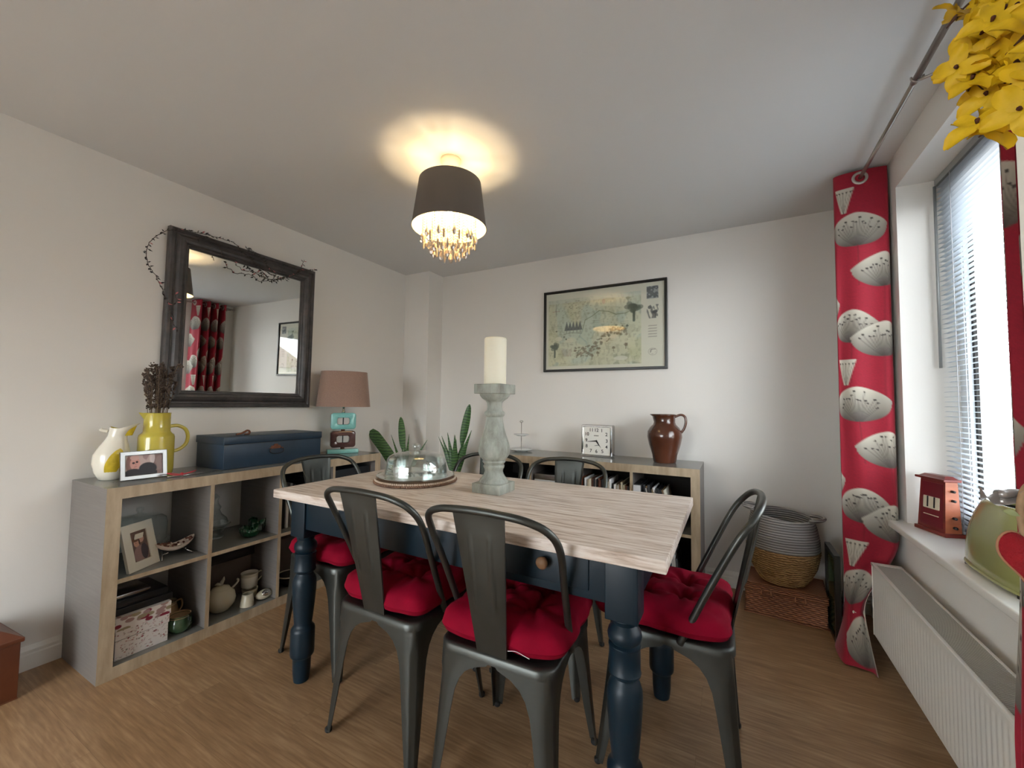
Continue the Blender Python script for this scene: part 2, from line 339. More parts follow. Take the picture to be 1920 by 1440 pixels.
    def ring_prism(s, outer, inner, z0, z1, mi=0, T=None, smooth=False):
        n = len(outer); vs = []
        for o, z in ((outer, z0), (outer, z1), (inner, z0), (inner, z1)): vs += [(x, y, z) for x, y in o]
        fs = []
        for i in range(n):
            j = (i+1) % n
            fs += [(i, j, n+j, n+i), (2*n+j, 2*n+i, 3*n+i, 3*n+j), (n+i, n+j, 3*n+j, 3*n+i), (j, i, 2*n+i, 2*n+j)]
        return s._add(vs, fs, mi, smooth, T)
    def build(s, name, mats, parent=None, loc=(0, 0, 0), rot=(0, 0, 0), colors=None):
        me = bpy.data.meshes.new(name); me.from_pydata(s.v, [], s.f); me.validate(clean_customdata=False)
        if not isinstance(mats, (list, tuple)): mats = [mats]
        for x in mats: me.materials.append(M[x] if isinstance(x, str) else x)
        if len(me.polygons) == len(s.mi):
            me.polygons.foreach_set('material_index', s.mi); me.polygons.foreach_set('use_smooth', s.sm)
        if colors is not None:
            a = me.color_attributes.new('Col', 'FLOAT_COLOR', 'POINT'); a.data.foreach_set('color', np.asarray(colors, dtype=np.float32).ravel())
        me.update()
        o = bpy.data.objects.new(name, me); COL.objects.link(o); o.location = loc; o.rotation_euler = rot
        if parent: o.parent = parent
        return o
def fix_smooth(o, ang=40):
    try: o.data.set_sharp_from_angle(angle=math.radians(ang))
    except Exception: pass
    return o
def thing(name, label, cat, loc=(0, 0, 0), rotz=0, group=None):
    o = bpy.data.objects.new(name, None); COL.objects.link(o); o.location = loc; o.rotation_euler = (0, 0, rotz); o.empty_display_size = 0.05
    o['label'] = label; o['category'] = cat
    if group: o['group'] = group
    return o
def tag(o, label, cat, group=None):
    o['label'] = label; o['category'] = cat
    if group: o['group'] = group
    return o
def struct(o): o['kind'] = 'structure'; return o
def copy_tree(o, parent=None):
    c = o.copy(); COL.objects.link(c)
    if parent: c.parent = parent
    for ch in [x for x in bpy.data.objects if x.parent == o]: copy_tree(ch, c)
    return c
def catmull(P, n=8, closed=False):
    P = [Vector(p) for p in P]; out = []; N = len(P)
    for i in range(N if closed else N-1):
        p0 = P[i-1] if (closed or i > 0) else P[0]; p1 = P[i]; p2 = P[(i+1) % N]; p3 = P[(i+2) % N] if (closed or i+2 < N) else P[-1]
        for k in range(n):
            t = k/n; out.append(0.5*((2*p1)+(-p0+p2)*t+(2*p0-5*p1+4*p2-p3)*t*t+(-p0+3*p1-3*p2+p3)*t**3))
    if not closed: out.append(P[-1])
    return out
def rrect(w, h, r, n=5, cx=0, cy=0):
    out = []
    for (sx, sy, a0) in ((1, 1, 0), (-1, 1, PI/2), (-1, -1, PI), (1, -1, 3*PI/2)):
        for k in range(n+1):
            a = a0+PI/2*k/n; out.append((cx+sx*(w/2-r)+r*math.cos(a), cy+sy*(h/2-r)+r*math.sin(a)))
    return out
def RZ(a): return Matrix.Rotation(a, 4, 'Z')
def RX(a): return Matrix.Rotation(a, 4, 'X')
def RY(a): return Matrix.Rotation(a, 4, 'Y')
def TR(*p): return Matrix.Translation(Vector(p))

# raster canvas used for printed pictures (colours of the print itself)
class Canvas:
    def __init__(s, w, h, px, bg):
        s.w, s.h = w, h; s.nx = int(w/px)+1; s.ny = int(h/px)+1
        s.X, s.Y = np.meshgrid(np.linspace(0, w, s.nx), np.linspace(0, h, s.ny)); s.px = w/(s.nx-1)
        s.C = np.ones((s.ny, s.nx, 4)); s.C[:, :] = bg
    def put(s, mask, col, a=1.0, w=None):
        a = np.clip(mask.astype(float), 0, 1)[..., None]*a
        if w is None: w = (slice(None), slice(None))
        s.C[w] = s.C[w]*(1-a)+np.array(col)*a
    def win(s, x0, y0, x1, y1):
        py = s.h/(s.ny-1)
        i0 = max(0, int(y0/py)-2); i1 = max(0, min(s.ny, int(y1/py)+3)); j0 = max(0, int(x0/s.px)-2); j1 = max(0, min(s.nx, int(x1/s.px)+3))
        return (slice(i0, i1), slice(j0, j1))
    def ell(s, cx, cy, rx, ry, col, a=1.0):
        w = s.win(cx-rx*1.1, cy-ry*1.1, cx+rx*1.1, cy+ry*1.1); d = ((s.X[w]-cx)/rx)**2+((s.Y[w]-cy)/ry)**2; s.put(np.clip((1.15-d)*4, 0, 1), col, a, w)
    def rect(s, x0, y0, x1, y1, col, a=1.0): s.put((s.X >= x0) & (s.X <= x1) & (s.Y >= y0) & (s.Y <= y1), col, a)
    def line(s, p, q, wd, col, a=1.0):
        px, py = p; qx, qy = q; dx, dy = qx-px, qy-py; L = dx*dx+dy*dy+1e-12
        w = s.win(min(px, qx)-wd, min(py, qy)-wd, max(px, qx)+wd, max(py, qy)+wd); X = s.X[w]; Y = s.Y[w]
        t = np.clip(((X-px)*dx+(Y-py)*dy)/L, 0, 1); d = np.hypot(X-px-t*dx, Y-py-t*dy)
        s.put(np.clip((wd/2+s.px*0.5-d)/s.px, 0, 1), col, a, w)
    def blob(s, seed, scale, col, thr=0.5, a=1.0, box=None):
        r = np.random.default_rng(seed); F = np.zeros_like(s.X)
        for _ in range(14):
            k = r.normal(0, scale, 2); F += np.cos(k[0]*s.X+k[1]*s.Y+r.uniform(0, 6.28))
        F = F/14*2.2+0.5; mk = np.clip((F-thr)*6, 0, 1)
        if box: mk = mk*((s.X >= box[0]) & (s.X <= box[2]) & (s.Y >= box[1]) & (s.Y <= box[3]))
        s.put(mk, col, a)
    def mesh(s, name, parent, fn, matname='printed', both=False):
        mb = MB(); P = [[fn(s.X[i, j], s.Y[i, j]) for j in range(s.nx)] for i in range(s.ny)]
        mb.grid(P, smooth=True); return mb.build(name, matname, parent, colors=s.C.reshape(-1, 4))
try:
    sc.cycles.use_denoising = True; sc.cycles.max_bounces = 10; sc.cycles.diffuse_bounces = 5; sc.cycles.transparent_max_bounces = 24
    sc.cycles.sample_clamp_indirect = 6
except Exception: pass

# ------------------------------------------------------------------ the room
W = 3.37; D = 3.033; H = 2.354; Y0 = -2.2
WY0, WY1, WZ0, WZ1 = 0.95, 2.486, 0.645, 2.195
struct(MB().box((-0.15, Y0-0.15, -0.12), (W+0.3, D+0.15, 0)).build('floor', 'floor'))
struct(MB().box((-0.15, Y0-0.15, H), (W+0.3, D+0.15, H+0.12)).build('ceiling', 'ceiling'))
struct(MB().box((-0.15, Y0-0.15, 0), (0, D+0.15, H)).build('wall_left', 'wall'))
struct(MB().box((0, D, 0), (W, D+0.15, H)).build('wall_back', 'wall'))
wr = MB(); wx = W+0.28
wr.box((W, Y0-0.15, 0), (wx, D+0.15, WZ0-0.012)).box((W, Y0-0.15, WZ1), (wx, D+0.15, H))
wr.box((W, Y0-0.15, WZ0-0.012), (wx, WY0, WZ1)).box((W, WY1, WZ0-0.012), (wx, D+0.15, WZ1))
struct(wr.build('wall_right', 'wall'))
FX0, FX1, FZ1 = 0.30, 2.0, 1.84
wf = MB().box((0, Y0-0.15, 0), (FX0, Y0, H)).box((FX1, Y0-0.15, 0), (W, Y0, H)).box((FX0, Y0-0.15, FZ1), (FX1, Y0, H))
struct(wf.build('wall_front', 'wall'))
struct(MB().box((0.0, D-0.198, 0), (0.285, D, H)).build('wall_corner', 'wall'))
def skirting(name, p, q, n):
    # p->q along the wall, n the direction into the room; a profiled board
    P = Vector(p); Q = Vector(q); N = Vector(n)
    prof = [(0, 0), (0.018, 0), (0.018, 0.062), (0.014, 0.068), (0.014, 0.080), (0.010, 0.090), (0.006, 0.100), (0, 0.100)]
    mb = MB(); vs = []
    for B in (P, Q):
        for a, z in prof: vs.append(B+N*a+Vector((0, 0, z)))
    k = len(prof); fs = [(i, (i+1) % k, k+(i+1) % k, k+i) for i in range(k)]+[tuple(range(k-1, -1, -1)), tuple(range(k, 2*k))]
    mb._add(vs, fs); return struct(mb.build(name, 'white_gloss'))
skirting('baseboard_left', (0, Y0, 0), (0, D-0.198, 0), (1, 0, 0))
skirting('baseboard_back', (0.285, D, 0), (W, D, 0), (0, -1, 0))
skirting('baseboard_right', (W, Y0, 0), (W, D, 0), (-1, 0, 0))
skirting('baseboard_corner', (0.0, D-0.198, 0), (0.285, D-0.198, 0), (0, -1, 0))

# window in the right wall (deep reveal) and its sill
w1 = MB(); fx0, fx1 = 3.56, 3.62
w1.box((fx0, WY0, WZ0), (fx1, WY1, WZ0+0.06)).box((fx0, WY0, WZ1-0.06), (fx1, WY1, WZ1)).box((fx0, WY0, WZ0), (fx1, WY0+0.06, WZ1)).box((fx0, WY1-0.05, WZ0), (fx1, WY1, WZ1))
win = struct(w1.build('window_1', 'upvc'))
sa = MB(); ya, yb = WY0+0.06, WY1-0.05
sa.box((fx0-0.012, ya, WZ0+0.06), (fx1-0.01, ya+0.055, WZ1-0.06)).box((fx0-0.012, yb-0.055, WZ0+0.06), (fx1-0.01, yb, WZ1-0.06)).box((fx0-0.012, ya, WZ0+0.06), (fx1-0.01, yb, WZ0+0.115)).box((fx0-0.012, ya, WZ1-0.115), (fx1-0.01, yb, WZ1-0.06))
sa.build('casement', 'upvc', win)
MB().box((fx0+0.002, yb-0.072, WZ0+0.115), (fx0+0.012, yb-0.055, WZ1-0.115)).build('gasket', 'rubber', win)
MB().box((fx0+0.02, ya+0.055, WZ0+0.115), (fx0+0.026, yb-0.055, WZ1-0.115)).build('pane', 'pane', win)
hd = MB(); hd.box((fx0-0.022, ya+0.012, 1.28), (fx0-0.012, ya+0.042, 1.36), bev=0.003).box((fx0-0.045, ya+0.02, 1.335), (fx0-0.022, ya+0.034, 1.35), bev=0.002).box((fx0-0.050, ya+0.02, 1.23), (fx0-0.038, ya+0.034, 1.35), bev=0.003)
hd.build('window_handle', 'upvc', win)
struct(MB().box((3.31, 0.88, 0.617), (3.565, 2.553, 0.6455), bev=0.005).build('trim_1', 'white_gloss'))

# guessed door added unseen behind the camera to let in daylight: frame and glass
w2 = MB(); yy0, yy1 = Y0-0.10, Y0-0.04
for x in (FX0, (FX0+FX1)/2-0.04, FX1-0.08): w2.box((x, yy0, 0), (x+0.08, yy1, FZ1))
w2.box((FX0, yy0, FZ1-0.08), (FX1, yy1, FZ1)).box((FX0, yy0, 0), (FX1, yy1, 0.08))
dr = struct(w2.build('added_daylight_door', 'upvc'))
MB().box((FX0+0.08, yy0+0.025, 0.08), (FX1-0.08, yy0+0.031, FZ1-0.08)).build('pane', 'pane', dr)

# outside: paving and the brick house across the way
struct(MB().box((-6, -30, -0.45), (60, 30, -0.40)).build('ground', 'grass'))
hs = thing('brick_house', 'red brick house seen through the window blind', 'house', (15, 3, -0.4))
MB().box((0, -9, 0), (6, 9, 2.7)).build('wall', 'brick', hs)
rf = MB(); rf._add([(-0.3, -9.3, 2.7), (6.3, -9.3, 2.7), (6.3, 9.3, 2.7), (-0.3, 9.3, 2.7), (3, -9.3, 4.2), (3, 9.3, 4.2)], [(0, 3, 5, 4), (1, 4, 5, 2), (0, 4, 1), (3, 2, 5), (0, 1, 2, 3)]); rf.build('roof', 'roof', hs)
for yy in (-6, -2, 3, 6.5):
    w_ = MB().box((-0.04, yy-0.6, 0.9), (0.02, yy+0.6, 2.1)).build('window', 'upvc', hs)
    MB().box((-0.05, yy-0.52, 0.98), (-0.041, yy+0.52, 2.02)).build('pane', 'void', w_)

# ------------------------------------------------------------------ venetian blind
bx = 3.512; by0, by1 = WY0+0.012, WY1-0.010
bl = thing('venetian_blind', 'pale aluminium venetian blind with half open slats in the window reveal', 'blind', (bx, (by0+by1)/2, WZ0))
o = bl.location
def loc_(mb, parent): return mb
def L_(p): return (p[0]-o[0], p[1]-o[1], p[2]-o[2])
MB().box(L_((bx-0.014, by0, WZ1-0.034)), L_((bx+0.014, by1, WZ1-0.004)), bev=0.002).build('head_rail', 'blind_rail', bl)
sl = MB(); nsl = 70; ztop = WZ1-0.045; zbot = WZ0+0.035
tilt = math.radians(4)
for k in range(nsl):
    z = ztop+(zbot-ztop)*k/(nsl-1); row = []
    for t in (-1, -0.5, 0, 0.5, 1):
        a = t*0.0125; c = 0.0018*(1-t*t)
        row.append((a*math.cos(tilt)-c*math.sin(tilt), z+a*math.sin(tilt)+c*math.cos(tilt)))
    P = [[L_((bx+dx, yy, zz)) for dx, zz in row] for yy in (by0+0.004, by1-0.004)]
    sl.grid(P)
sl.build('slats', 'blind', bl)
MB().box(L_((bx-0.011, by0, WZ0+0.006)), L_((bx+0.011, by1, WZ0+0.020)), bev=0.002).build('bottom_rail', 'blind', bl)
for yy in (by0+0.14, by0+0.52, by0+0.92, by1-0.14):
    c = MB()
    for dx in (-0.0128, 0.0128): c.cyl(L_((bx+dx, yy, WZ0+0.012)), L_((bx+dx, yy, WZ1-0.03)), 0.0011, n=6)
    c.build('ladder_cord', 'cord', bl)
MB().cyl(L_((bx-0.020, by1-0.020, 2.155)), L_((bx-0.020, by1-0.014, 1.34)), 0.0055, n=8).build('tilt_wand', 'blind_rail', bl)

# ------------------------------------------------------------------ radiator
ra = thing('radiator', 'long white panel radiator with fine grille under the window sill', 'radiator', (3.28, 1.83, 0.0))
RX0, RX1, RY0_, RY1_, RZ0, RZ1 = 3.2296, 3.335, 1.20, 2.448, 0.138, 0.459
o = ra.location
fp = MB(); P = []
ys = np.linspace(RY0_+0.012, RY1_-0.012, 231)
for z, dd in ((RZ0+0.012, 0.0), (RZ0+0.018, 0), (RZ0+0.03, 1), (RZ1-0.04, 1), (RZ1-0.028, 0), (RZ1-0.012, 0)):
    P.append([L_((RX0+0.003-(0.0011*dd*(1+math.cos(2*PI*(y-RY0_)/0.025))), y, z)) for y in ys])
fp.grid(P, smooth=True)
fp.box(L_((RX0+0.0045, RY0_, RZ0)), L_((RX0+0.016, RY1_, RZ1-0.010)), bev=0.003)
fp.build('front_panel', 'radiator', ra)
MB().box(L_((RX1-0.014, RY0_, RZ0)), L_((RX1, RY1_, RZ1-0.006)), bev=0.003).build('rear_panel', 'radiator', ra)
g = MB(); g.box(L_((RX0, RY0_, RZ1-0.012)), L_((RX0+0.012, RY1_, RZ1)), bev=0.002).box(L_((RX1-0.008, RY0_, RZ1-0.012)), L_((RX1, RY1_, RZ1)), bev=0.002)
g.box(L_((RX0, RY0_, RZ1-0.006)), L_((RX1, RY0_+0.012, RZ1-0.001))).box(L_((RX0, RY1_-0.03, RZ1-0.006)), L_((RX1, RY1_, RZ1-0.001)))
g.box(L_((RX0+0.002, RY1_-0.004, RZ0)), L_((RX1-0.002, RY1_, RZ1-0.004)), bev=0.001)
g.build('top_casing', 'radiator', ra)
gr = MB(); y = RY0_+0.014
while y < RY1_-0.035: gr.box(L_((RX0+0.012, y, RZ1-0.008)), L_((RX1-0.008, y+0.0045, RZ1-0.003))); y += 0.0088
gr.build('grille', 'grille', ra)
MB().box(L_((RX0+0.02, RY0_+0.01, RZ1-0.10)), L_((RX1-0.02, RY1_-0.03, RZ1-0.035))).build('convector', 'dark_gap', ra)
for yy in (RY0_+0.2, RY1_-0.2): MB().box(L_((RX1, yy-0.02, RZ0+0.03)), L_((W-0.001, yy+0.02, RZ1-0.04))).build('wall_bracket', 'radiator', ra)

# ------------------------------------------------------------------ curtains and pole
RED = S(146, 2, 34); REDD = S(104, 6, 22)
def curtain_cloth(flen, zmin, zmax, shift, right_first=True):
    c = Canvas(flen, zmax-zmin, 0.0042, RED); zt = zmax-zmin; q_ = 1.25
    # fine weave variation of the dye
    r = np.random.default_rng(3)
    c.C[..., :3] *= (1+0.05*r.standard_normal((c.ny, c.nx)))[..., None]
    def head(cx, cy, hw, h, seed):
        cx, cy, hw, h = cx*q_, zt-(zt-cy)*q_, hw*q_, h*q_
        rr = np.random.default_rng(seed)
        a = np.clip(np.abs(c.X-cx)/hw, 0, 1.2); up = np.sqrt(np.clip(1-a**2.0, 0, 1))
        top = cy+h*0.42*np.clip(1-a**1.7, 0, 1); bot = cy-h*0.58*up
        mk = np.clip(np.minimum(top-c.Y, c.Y-bot)/c.px+0.5, 0, 1)*(a < 1)
        g = np.clip((c.Y-(cy-h*0.58))/(h), 0, 1)[..., None]
        colr = np.array(S(74, 66, 60))*(1-g)+np.array(S(192, 184, 168))*g
        c.C = colr*mk[..., None]+c.C*(1-mk[..., None])
        bx_, by_ = cx, cy-h*0.56
        for k in range(15):
            t = -1+2*(k+0.5)/15; L = rr.uniform(0.62, 0.95)
            ex = cx+t*hw*0.86*L; ey = by_+(h*0.92*(1-0.45*t*t))*L
            c.line((bx_+t*hw*0.10, by_), (ex, ey), 0.0025, S(60, 52, 48), 0.6)
            c.ell(ex, ey, 0.0042, 0.0042, S(40, 32, 30), 0.9)
        c.line((bx_, by_), (bx_, by_-0.20), 0.003, REDD, 0.8)
    def fan(cx, cy, w, h, seed):
        cx, cy, w, h = cx*q_, zt-(zt-cy)*q_, w*q_, h*q_
        t = (c.Y-(cy-h/2))/h; half = w*(0.22+0.78*np.clip(t, 0, 1))/2
        mk = ((t > 0) & (t < 1))*np.clip((half-np.abs(c.X-cx))/c.px+0.5, 0, 1)
        c.C = np.array(S(186, 178, 162))*mk[..., None]+c.C*(1-mk[..., None])
        for k in range(5):
            x = cx+(k-2)*w*0.18; c.line((cx, cy-h/2), (x, cy+h*0.35), 0.0022, S(60, 52, 48), 0.6); c.ell(x, cy+h*0.35, 0.004, 0.004, S(40, 32, 30), 0.9)
    per = 0.69; k = 0
    base = zt-0.225
    for rep in range(4):
        for m_ in range(0, int(flen/0.40)+2):
            ox = m_*0.40+shift; oz = base-rep*per; sd = rep*10
            head(ox+0.108, oz, 0.082, 0.135, sd+1); fan(ox+0.138, oz+0.112, 0.058, 0.10, sd+2)
            head(ox+0.045, oz-0.17, 0.080, 0.135, sd+3)
            head(ox+0.122, oz-0.385, 0.062, 0.130, sd+4); head(ox+0.045, oz-0.44, 0.080, 0.135, sd+5)
            head(ox+0.30, oz-0.06, 0.085, 0.135, sd+6); head(ox+0.24, oz-0.30, 0.08, 0.13, sd+7); head(ox+0.33, oz-0.53, 0.085, 0.135, sd+8)
    return c
def build_curtain(name, label, path, top, bottom, drift, flen, shift, loc, hem=0.06, flip=False):
    root = thing(name, label, 'curtain', loc, 0, 'pair of red curtains')
    c = curtain_cloth(flen, bottom, top, shift)
    ss = np.linspace(0, 1, c.nx)
    def pos(i, z):
        p = path(ss[i]); dx, dy = drift(z, ss[i]); return Vector((p[0]+dx, p[1]+dy, z))-root.location
    P = [[pos(i, bottom+c.Y[j, 0]) for i in range(c.nx)] for j in range(c.ny)]
    mb = MB(); mb.grid(P, flip=flip); mb.build('curtain_fabric', 'curtain', root, colors=c.C.reshape(-1, 4))
    # beige lining behind the cloth
    st = 4; idx = list(range(0, c.nx, st)); idj = list(range(0, c.ny, 8))
    if idx[-1] != c.nx-1: idx.append(c.nx-1)
    if idj[-1] != c.ny-1: idj.append(c.ny-1)
    Q = []
    for j in idj:
        row = []
        for i in idx:
            a = Vector(P[j][max(i-2, 0)]); b = Vector(P[j][min(i+2, c.nx-1)]); t = b-a; n = Vector((-t.y, t.x, 0)).normalized()
            row.append(Vector(P[j][i])+n*(0.0035 if flip else -0.0035))
        Q.append(row)
    l = MB(); l.grid(Q, flip=not flip); l.build('lining', 'lining', root)
    return root
POLEX, POLEZ = 3.253, 2.296
NP_ = 7
def left_path(s): return (s*NP_, 2.530+0.050*s*NP_)
def left_drift(z, s):
    # absolute offset from (t, y): folds narrow towards the hem and the hem kicks out over the floor
    t = s*NP_; k = max(0, 1-z/2.33); f = (max(0, 0.20-z)/0.20)**1.2; g_ = min(1, max(0, (0.56-z)/0.36)); g_ = g_*g_*(3-2*g_)
    y = 2.530+0.050*t-0.035*k-0.22*f*max(0, 1-t*0.9)+0.035*f*math.sin(6.5*t+0.5)
    xmin = 2.678+0.184*y-0.045*f*(0.2+0.8*min(1, t)); xmax = 3.358-0.01*k-0.135*g_-0.01*t/NP_
    ph = 0.10*math.sin(5*z+1.3)*k
    x = (xmin+xmax)/2+(xmax-xmin)/2*math.cos(PI*(t+ph*math.sin(PI*t)))
    y += 0.012*math.cos(PI*t)-0.022*abs(math.sin(PI*t))*(1 if t < 1 else 0.5)+0.006*math.sin(5*PI*t+0.6+0.8*z)*min(1, k*4)
    return (x-t, y-(2.530+0.050*t))
cl = build_curtain('curtain', 'red curtain with grey seed heads gathered left of the window near the baskets', left_path, 2.336, 0.012, left_drift, 1.66, 0.0, (3.25, 2.6, 0.0))
def rings(root, ys, big=True):
    for k, y in enumerate(ys):
        r = MB(); T = TR(*(Vector((POLEX-0.001, y, POLEZ))-root.location))@RX(PI/2)
        ring = [(0.020, -0.0035), (0.031, -0.0035), (0.033, 0), (0.031, 0.0035), (0.020, 0.0035), (0.020, -0.0035)]
        r.lathe(ring, 28, T=T, cap=False); r.build('eyelet', 'grommet', root)
rings(cl, [2.531]+[2.545+0.050*i for i in range(1, NP_)])
def near_path(s):
    pts = [(3.217, 1.247), (3.288, 1.269), (3.345, 1.291), (3.295, 1.331), (3.247, 1.369), (3.297, 1.402), (3.345, 1.429), (3.317, 1.460), (3.294, 1.486)]
    t = s*(len(pts)-1); i = min(int(t), len(pts)-2); f = t-i; f = f*f*(3-2*f)*0.5+f*0.5
    return (pts[i][0]*(1-f)+pts[i+1][0]*f, pts[i][1]*(1-f)+pts[i+1][1]*f)
def near_drift(z, s):
    k = min(1, max(0, (0.76-z)/0.26)); k = k*k*(3-2*k); return (-0.132*k, -0.307*k*(1-0.1*s))
cn = build_curtain('curtain', 'red curtain edge with seed heads hanging nearest the camera behind the felt heart', near_path, 2.336, 0.012, near_drift, 0.64, 0.02, (3.28, 1.37, 0.0), flip=False)
rings(cn, [1.330, 1.410])
po = thing('curtain_pole', 'slim brushed metal curtain pole above the window', 'curtain pole', (POLEX, 1.9, POLEZ))
o = po.location
MB().cyl(L_((POLEX, 0.60, POLEZ)), L_((POLEX, 1.86, POLEZ)), 0.0105, n=16).build('rod', 'pole', po)
MB().cyl(L_((POLEX, 1.82, POLEZ)), L_((POLEX, 2.97, POLEZ)), 0.0084, n=16).build('extension_rod', 'pole', po)
b_ = MB(); b_.cyl(L_((POLEX, 1.83, POLEZ-0.014)), L_((W, 1.83, POLEZ+0.01)), 0.005, n=10).cyl(L_((W-0.004, 1.83, POLEZ+0.01)), L_((W, 1.83, POLEZ+0.01)), 0.018, n=20)
b_.tube([L_((POLEX+0.016*math.cos(a), 1.83, POLEZ+0.016*math.sin(a))) for a in np.linspace(-PI*1.05, 0.05, 14)], 0.0035, 8); b_.build('wall_bracket', 'pole', po)
b2 = MB(); b2.cyl(L_((POLEX, 2.94, POLEZ-0.012)), L_((W, 2.94, POLEZ)), 0.005, n=10).cyl(L_((W-0.004, 2.94, POLEZ)), L_((W, 2.94, POLEZ)), 0.018, n=20); b2.build('wall_bracket', 'pole', po)
MB().sphere(L_((POLEX, 2.975, POLEZ)), 0.016, 16).build('finial', 'pole', po)

# ------------------------------------------------------------------ cube shelf units
def shelf_unit(name, label, loc, rotz):
    # local frame: width along +x from 0 to 1.49, front face at y = 0, back at y = 0.39
    t = thing(name, label, 'shelf unit', loc, rotz, 'low oak and grey cube shelf units')
    Wd, Dp, Ht, T, th = 1.49, 0.39, 0.79, 0.050, 0.018
    def panel(nm, a, b, top='shelf_grey'):
        # faces: bottom, top, -y(front), +x, +y, -x
        return MB().box(a, b, [0, 2, 1, 0, 0, 0]).build(nm, ['shelf_grey', 'oak_edge', top], t)
    panel('side_panel', (0, 0, 0), (T, Dp, Ht-T)); panel('side_panel', (Wd-T, 0, 0), (Wd, Dp, Ht-T))
    panel('top_panel', (0, 0, Ht-T), (Wd, Dp, Ht), 'shelf_top'); panel('bottom_panel', (T, 0, 0), (Wd-T, Dp, T), 'shelf_top')
    inner = Wd-2*T; cw = (inner-3*th)/4
    for k in range(1, 4):
        x = T+k*cw+(k-1)*th; panel('divider', (x, 0.002, T), (x+th, Dp-0.002, Ht-T))
    zm = T+(Ht-2*T-th)/2
    for k in range(4):
        x = T+k*(cw+th); panel('shelf_board', (x, 0.003, zm), (x+cw, Dp-0.003, zm+th), 'shelf_top')
    return t, cw, th, T, zm+th
SLX = 0.405; SLY = 0.703
su1, CW, TH, TT, ZM = shelf_unit('shelf_unit', 'grey cube shelf unit with oak edges along the left wall, carrying the navy chest', (SLX, SLY, 0), PI/2)
SBX = 2.512-1.49; SBY = D-0.405
su2, *_ = shelf_unit('shelf_unit', 'grey cube shelf unit with oak edges against the back wall under the framed map', (SBX, SBY, 0), 0)
ZT = 0.79
MB().box((0.01, 0.384, 0.01), (1.48, 0.3895, 0.78)).build('cell_shade_panel', 'cell_shade', su2)  # added dark sheet that paints the shade at the back of the cells
def lcell(c): return SLY+TT+c*(CW+TH)      # near y of a cell of the left unit

# ------------------------------------------------------------------ dining table
TX0, TX1, TY0, TY1, TZ = 0.955, 2.535, 1.062, 1.845, 0.785
tb = thing('dining_table', 'dining table with whitewashed oak top and navy painted turned legs', 'dining table', ((TX0+TX1)/2, (TY0+TY1)/2, 0))
o = tb.location
MB().box(L_((TX0, TY0, TZ-0.034)), L_((TX1, TY1, TZ)), bev=0.003).build('tabletop', 'table_top', tb)
LXS, LYS = (1.080, 2.418), (1.135, 1.775)
def turned_leg():
    mb = MB(); mb.box((-0.043, -0.043, 0.595), (0.043, 0.043, TZ-0.034), bev=0.003)
    prof = [(0.0, 0.596), (0.033, 0.596), (0.036, 0.590), (0.034, 0.584), (0.031, 0.578), (0.034, 0.572), (0.042, 0.562), (0.045, 0.550), (0.043, 0.538), (0.036, 0.530), (0.034, 0.527), (0.042, 0.524), (0.0425, 0.520),
            (0.041, 0.517), (0.041, 0.458), (0.043, 0.455), (0.042, 0.449), (0.035, 0.445), (0.032, 0.440), (0.034, 0.434), (0.041, 0.424), (0.0455, 0.410), (0.0465, 0.392), (0.0455, 0.360), (0.042, 0.310), (0.0375, 0.260), (0.034, 0.232),
            (0.036, 0.226), (0.040, 0.220), (0.045, 0.214), (0.0465, 0.206), (0.0465, 0.115), (0.045, 0.105), (0.041, 0.100), (0.037, 0.096), (0.035, 0.090), (0.034, 0.040), (0.031, 0.012), (0.029, 0.0), (0.0, 0.0)]
    mb.lathe(prof, 40, cap=False); return mb
leg0 = turned_leg().build('leg', 'navy', tb)
fix_smooth(leg0, 35)
k = 0
for x in LXS:
    for y in LYS:
        l = leg0 if k == 0 else leg0.copy()
        if k: COL.objects.link(l); l.parent = tb
        l.location = L_((x, y, 0)); k += 1
def apron(a, b): MB().box(L_(a), L_(b), bev=0.001).build('apron', 'navy', tb)
x0, x1 = LXS[0]+0.04, LXS[1]-0.04; y0, y1 = LYS[0]+0.04, LYS[1]-0.04
for y in (LYS[0]-0.034, LYS[1]+0.012): apron((x0, y, 0.632), (x1, y+0.022, TZ-0.034))
for x in (LXS[0]-0.034, LXS[1]+0.012): apron((x, y0, 0.632), (x+0.022, y1, TZ-0.034))
dw = MB().box(L_((2.02, LYS[0]-0.038, 0.655)), L_((2.33, LYS[0]-0.030, 0.742)), bev=0.002).build('drawer', 'navy', tb)
kb = MB(); kb.lathe([(0.0, 0), (0.009, 0), (0.008, 0.010), (0.016, 0.016), (0.018, 0.024), (0.013, 0.030), (0.0, 0.032)], 20, T=TR(*L_((2.20, LYS[0]-0.038, 0.712)))@RX(PI/2)); kb.build('knob', 'stool', dw)

